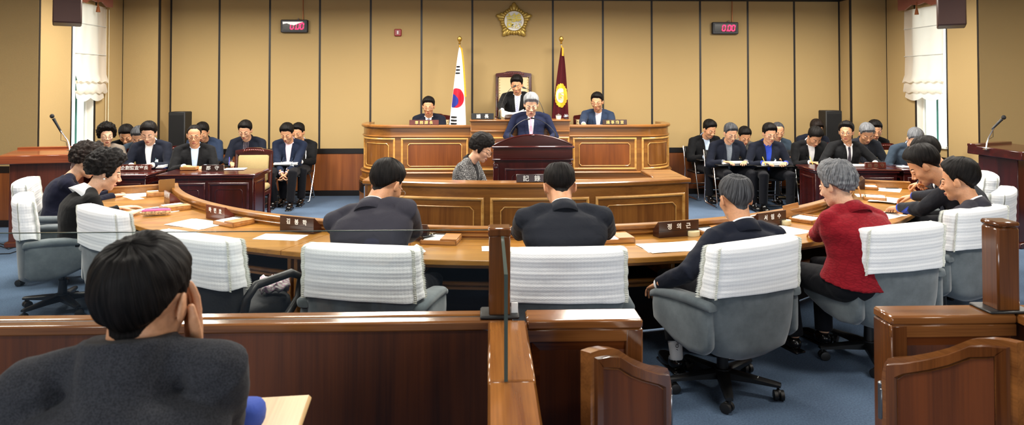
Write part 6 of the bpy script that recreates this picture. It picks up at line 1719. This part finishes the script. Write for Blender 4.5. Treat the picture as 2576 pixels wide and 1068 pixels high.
person('silver-haired speaker in navy suit and pink tie standing at the dark lectern', 1336, 264, 174, -.03, .10, .45, 24, 0, 0, skin='c', style='part', thick=.018, hair='silver', jacket='royal', tie='pink', vdepth=.36, stand=True,
       hands={1: (.24, .30, 1.06), -1: (-.24, .30, 1.06)}, elbows={1: (.6, -.3, -.7), -1: (-.6, -.3, -.7)}, hs=1.06, shw=1.12)
person('woman recorder with short black hair and tweed jacket, head bowed, at the curved desk', 1211, 374, 226, 1.25, .16, .45, 26, -.05, 0, fem=True, skin='c', style='bob', thick=.020, hair='black', jacket='hound', shirt='black', glasses='dark', lapel=False, cuff=False, near=True, hs=1.05)
# ---- left side officials
L1 = person('woman with curly black hair, glasses and taupe jacket by the left window', 268, 341, 180, .50, .10, .45, 8, -.1, 0, fem=True, skin='c', style='curly', thick=.028, hair='black', jacket='brown', shirt='black', glasses='dark', lapel=False, cuff=False)
L2 = person('man in black bowing his head behind the grey-haired man, far left', 318, 340, 172, .35, .20, .45, 36, .1, 0, skin='b', style='short', hair='black', jacket='black', shirt='white', tie='grey')
L3 = person('grey-haired man with glasses bowing behind the seated man with files', 350, 345, 176, .25, .22, .45, 34, .1, 0, skin='a', style='short', hair='salt', jacket='slate', shirt='white', glasses='wire')
L4 = person('man in navy suit and white open shirt reading files at the far left desk', 374, 336, 186, .12, .16, .45, 24, -.1, 0, skin='c', style='short', thick=.018, hair='black', jacket='navy', glasses='wire', vdepth=.34, badge=True, hands={1: (.13, .38, .78), -1: (-.12, .40, .78)})
L5 = person('balding man with dark glasses and light blue shirt at the left desk', 489, 341, 184, .42, .10, .45, 12, .1, 0, skin='b', style='thin', thick=.006, hair='black', jacket='black', shirt='lblue', glasses='dark', vdepth=.38, hands={1: (.12, .36, .76), -1: (-.12, .36, .74)})
L6 = person('man in bright navy jacket behind the balding man, head bowed', 509, 333, 162, .30, .14, .45, 30, .2, 0, skin='b', style='short', hair='black', jacket='blue', shirt='black', glasses='wire')
L7 = person('man with glasses and plaid shirt behind the empty crested armchair', 617, 329, 168, .05, .18, .45, 24, .0, 0, skin='a', style='short', hair='black', jacket='navy', shirt='plaid', glasses='wire', hands={1: (.13, .40, .70), -1: (-.12, .40, .70)})
L8 = person('man with a badge and pink shirt in navy suit, hands clasped between knees', 722, 336, 165, .10, .20, .45, 28, .15, 0, skin='b', style='short', thick=.016, hair='black', jacket='navy2', shirt='pink', badge=True, vdepth=.32,
       hands={1: (.03, .42, .50), -1: (-.03, .42, .50)}, feet={1: (.17, .36, 0), -1: (-.10, .50, 0)}, curl=(.7, .7), fdir={1: (-.4, .3, -.8), -1: (.4, .3, -.8)}, palm={1: (-1, 0, 0), -1: (1, 0, 0)})
L9 = person('man in black mostly hidden behind the man with the badge', 750, 334, 158, .05, .06, .45, 18, .2, 0, skin='b', style='short', hair='black', jacket='black', shirt='white')
# ---- right side officials
wr_ = {1: (.15, .36, .70), -1: (-.17, .36, .70)}
R1 = person('man in black suit and white shirt, nearest the rostrum among the right rows', 1785, 326, 156, .12, .20, .45, 26, -.2, 0, skin='b', style='short', thick=.016, hair='black', jacket='black', shirt='lblue', vdepth=.34, hands=wr_, feet={1: (.12, .5, 0), -1: (-.12, .45, 0)})
R2 = person('greying man with glasses and patterned shirt, front of the right rows', 1838, 336, 167, .02, .22, .45, 24, -.05, 0, skin='a', style='short', hair='salt', jacket='navy', shirt='gpat', glasses='wire', vdepth=.36, hands=wr_, feet={1: (.10, .5, 0), -1: (-.25, .46, 0)})
R3 = person('man in grey tweed jacket writing behind the front row on the right', 1873, 343, 157, -.05, .26, .45, 32, -.05, 0, skin='b', style='short', hair='black', jacket='grey', shirt='white', glasses='wire', hands=wr_)
R4 = person('man with glasses and royal blue shirt writing on his board', 1936, 337, 169, -.05, .20, .45, 18, -.05, 0, skin='a', style='short', thick=.016, hair='black', jacket='navy', shirt='royal', glasses='wire', vdepth=.34, badge=True, hands=wr_, feet={1: (.16, .42, 0), -1: (-.2, .5, 0)})
R5 = person('balding man with glasses in slate jacket behind the blue-shirted man', 1957, 331, 157, .0, .2, .45, 20, .1, 0, skin='b', style='thin', thick=.008, hair='salt', jacket='slate', shirt='white', glasses='wire', hands=wr_)
R6 = person('man in black almost hidden behind the man writing beside the tower speaker', 2054, 325, 158, .0, .2, .45, 30, .1, 0, skin='b', style='short', hair='dark', jacket='navy', shirt='white', glasses='wire')
R7 = person('man in black suit bending far over his writing board beside the armchair', 2050, 345, 169, -.10, .30, .45, 44, -.1, 0, skin='b', style='short', thick=.018, hair='black', jacket='black', shirt='white', vdepth=.34, hands={1: (.11, .42, .70), -1: (-.13, .42, .70)}, feet={1: (.1, .5, 0), -1: (-.15, .45, 0)})
R8 = person('man with glasses in a three-piece suit and dark tie gazing to the left', 2129, 333, 176, -.05, .10, .45, 4, .55, 0, skin='b', style='short', thick=.018, hair='black', jacket='black', shirt='white', tie='dark', glasses='dark', eyes='open', hands={1: (.22, .38, .76), -1: (-.26, .38, .76)}, elbows={1: (.8, -.2, -.6), -1: (-.8, -.2, -.6)}, vdepth=.30)
R9 = person('grey-haired man with a badge bowing behind the man in the three-piece suit', 2180, 337, 172, -.12, .24, .45, 34, .05, 0, skin='b', style='short', thick=.016, hair='grey', jacket='char2', shirt='dgrey', badge=True, hands=wr_)
R10 = person('man with glasses in black behind the grey-haired man with a badge', 2201, 328, 166, -.1, .18, .45, 22, .1, 0, skin='b', style='short', hair='black', jacket='black', shirt='white', glasses='wire')
R11 = person('man in slate jacket bowing low behind the empty tan armchair', 2302, 350, 182, -.25, .30, .45, 40, .0, 0, skin='c', style='short', hair='grey', jacket='slate', shirt='lblue', hands=wr_)
# chairs under them
def under(P_, fn, label, **k):
    l = P_.T.location; fn((l.x, l.y-.0), P_.T.rotation_euler.z, label, **k)
under(L1, folding_chair, 'folding chair of the curly-haired woman by the left window'); under(L2, tablet_chair, 'tubular chair of the bowing man in black at the far left'); under(L3, tablet_chair, 'tubular chair of the grey-haired man at the far left')
under(L6, tablet_chair, 'tubular chair of the man in the bright navy jacket'); under(L7, tablet_chair, 'tubular chair of the plaid-shirted man'); under(L8, folding_chair, 'chrome folding chair of the man with the badge on the left'); under(L9, folding_chair, 'chrome folding chair of the man hidden behind the badge wearer')
under(L5, folding_chair, 'folding chair of the balding man at the left desk')
for P_, lb in ((R1, 'tubular chair with board nearest the rostrum'), (R2, 'tubular chair with board of the greying man in patterned shirt'), (R3, 'tubular chair with board of the man in tweed'), (R4, 'tubular chair with board of the royal-blue-shirted man'), (R5, 'tubular chair with board of the balding man in slate'),
               (R6, 'tubular chair with board of the hidden man by the tower speaker'), (R7, 'tubular chair with board of the man bending over his writing'), (R9, 'tubular chair with board of the grey-haired badge wearer'), (R10, 'tubular chair with board of the man in black behind the badge wearer'), (R11, 'tubular chair with board behind the tan armchair')):
    under(P_, tablet_chair, lb)
# papers on the boards, pens in the hands
def board_papers(P_, label, n=3, t=.006, z=.665, w=.32, folder=None, fy=.30):
    l = P_.T.location; r_ = P_.T.rotation_euler.z; p = V((l.x, l.y, 0))+Matrix.Rotation(r_, 3, 'Z') @ V((0, fy, z)); papers(p, r_, w, .22, label, n, t, bound=folder)
board_papers(R1, 'papers on the board nearest the rostrum', 2); board_papers(R2, 'thick dark folder and papers on the board of the greying man', 5, .006, w=.38, folder=m_dark); board_papers(R3, 'papers on the board of the man in tweed', 3); board_papers(R4, 'thick open book on the board of the royal-blue-shirted man', 5, .008, w=.36)
board_papers(R5, 'papers on the board of the balding man in slate', 2); board_papers(R7, 'book on the board of the bending man', 4, .007); board_papers(R9, 'papers on the board of the grey-haired badge wearer', 3); board_papers(R11, 'black folder and papers on the board behind the tan armchair', 4, .008, folder=m_dark)
board_papers(L7, 'papers on the board of the plaid-shirted man', 3); board_papers(L6, 'papers on the board of the man in the bright navy jacket', 3); board_papers(L8, 'black folder and white sheets on the lap of the badge wearer', 4, .012, z=.625, w=.34, folder=m_dark, fy=.24)
def handpen(P_, sg, label, mat):
    w_ = P_.WR[sg]; M_ = Matrix.Rotation(P_.T.rotation_euler.z, 3, 'Z'); l = V((P_.T.location.x, P_.T.location.y, P_.T.location.z)); a = l+M_ @ (w_+V((0, .10, -.025))); b = l+M_ @ (w_+V((sg*.02, .02, .09)))
    mb = M(); mb.tube([V(), (b-a)*.1, b-a], [.0015, .0045, .0045], 8); single('pen', mb, mat, label, 'pen', a)
m_ypen = plain('yellow pencil', '#D9B13A', .5); m_bpen = plain('blue pen', '#2B35B0', .4)
handpen(R4, 1, 'yellow pencil in the hand of the royal-blue-shirted man', m_ypen); handpen(R7, 1, 'yellow pencil in the hand of the bending man', m_ypen); handpen(R3, -1, 'blue pen in the hand of the man in tweed', m_bpen); handpen(L7, 1, 'blue pen in the hand of the plaid-shirted man', m_bpen)
# sheet held by the chairman and by the man with blue cuffs
ch = PEOPLE[9]
def held(c, w, h, tilt, rz, label, curlv=.05):
    mb = M(); vs = []; fs = []; n = 14
    for i in range(n+1):
        for j in range(4):
            t = i/n-.5; vs.append((t*w, (j/3-.5)*h*cos(tilt), (j/3-.5)*h*sin(tilt)-curlv*(1-(2*t)**2)))
    for i in range(n):
        for j in range(3): fs.append((i*4+j, i*4+j+1, (i+1)*4+j+1, (i+1)*4+j))
    mb.add(vs, fs); return single('held_sheet', mb, m_paper, label, 'paper', c, rz, smooth=60)
held(aty(1290, 283, YR+.24), .34, .16, .7, 0, 'large curved sheet held by the chairman')
# ================================================================ the man in the foreground
FM = person('man in a charcoal fleece seen from behind, hand to his cheek, foreground left', 364, 762, 1075, pi+.10, .08, .47, 3, .20, .02, skin='b', style='fore', thick=.014, hair='black', jacket='fleece', shirt='white', near=True, highcollar=True, lapel=False, collar=False, cuff=False, floor=GF, hs=1.03, k=1.06, shup=.085, shw=1.0,
       hands={'world': 1, 1: atr(488, 872, 1717/1075.+.05), -1: atr(190, 1480, 1.62)}, fdir={1: (-.05, .12, 1)}, palm={1: (-.75, -.6, 0)}, curl=(.3, .25), elbows={1: (.35, .1, -1.0), -1: (-.1, -.2, -1.0)}, bulk=1.02, sidelean=0)
e, w_ = FM.EL[1], FM.WR[1]; mb = M(); mb.tube([e.lerp(w_, .55), e.lerp(w_, .8), e.lerp(w_, .99)], [.046, .042, .036], 16); part(FM.T, 'navy_cuff', mb, cloth('navy rib cuff', '#17163A'), 60)
l = FM.T.location
T = thing('gallery_chair', 'gallery chair with a wooden tablet arm under the man in fleece', 'chair', (l.x, l.y, GF), FM.T.rotation_euler.z)
mb = M(); mb.box((0, .02, .44), (.46, .44, .05), .02); part(T, 'seat', mb, m_vinyl)
for sg in (-1, 1):
    for yy in (-.18, .2):
        mb = M(); mb.tube([(sg*.2, yy, 0), (sg*.19, yy*.9, .42)], .012, 8); part(T, 'leg', mb, m_chrome)
mb = M(); mb.tube([(.24, -.1, .42), (.27, .1, .66), (.27, .30, .66)], .012, 8); part(T, 'tablet_bracket', mb, m_chrome)
tp = atz(690, 1050, .885); lt = Matrix.Rotation(-FM.T.rotation_euler.z, 3, 'Z') @ V((tp.x-l.x, tp.y-l.y, 0))
mb = M(); mb.box((lt.x, lt.y-.08, .685), (.17, .40, .02), .008); part(T, 'tablet_arm', mb, wood('light tablet', '#B08A58', '#D2AE7C', 'y', 1, .4, .2))
bp_ = atz(632, 1052, .91); mb = M(); mb.ell((0, 0, 0), (.045, .05, .04), None, 14, 8, e=.7); single('blue_cloth', mb, cloth('blue fabric', '#3F55A8'), 'crumpled blue cloth by the elbow of the man in fleece', 'cloth', (bp_.x, bp_.y-.03, .935))
# sock and stickers of the swivel chair are its details
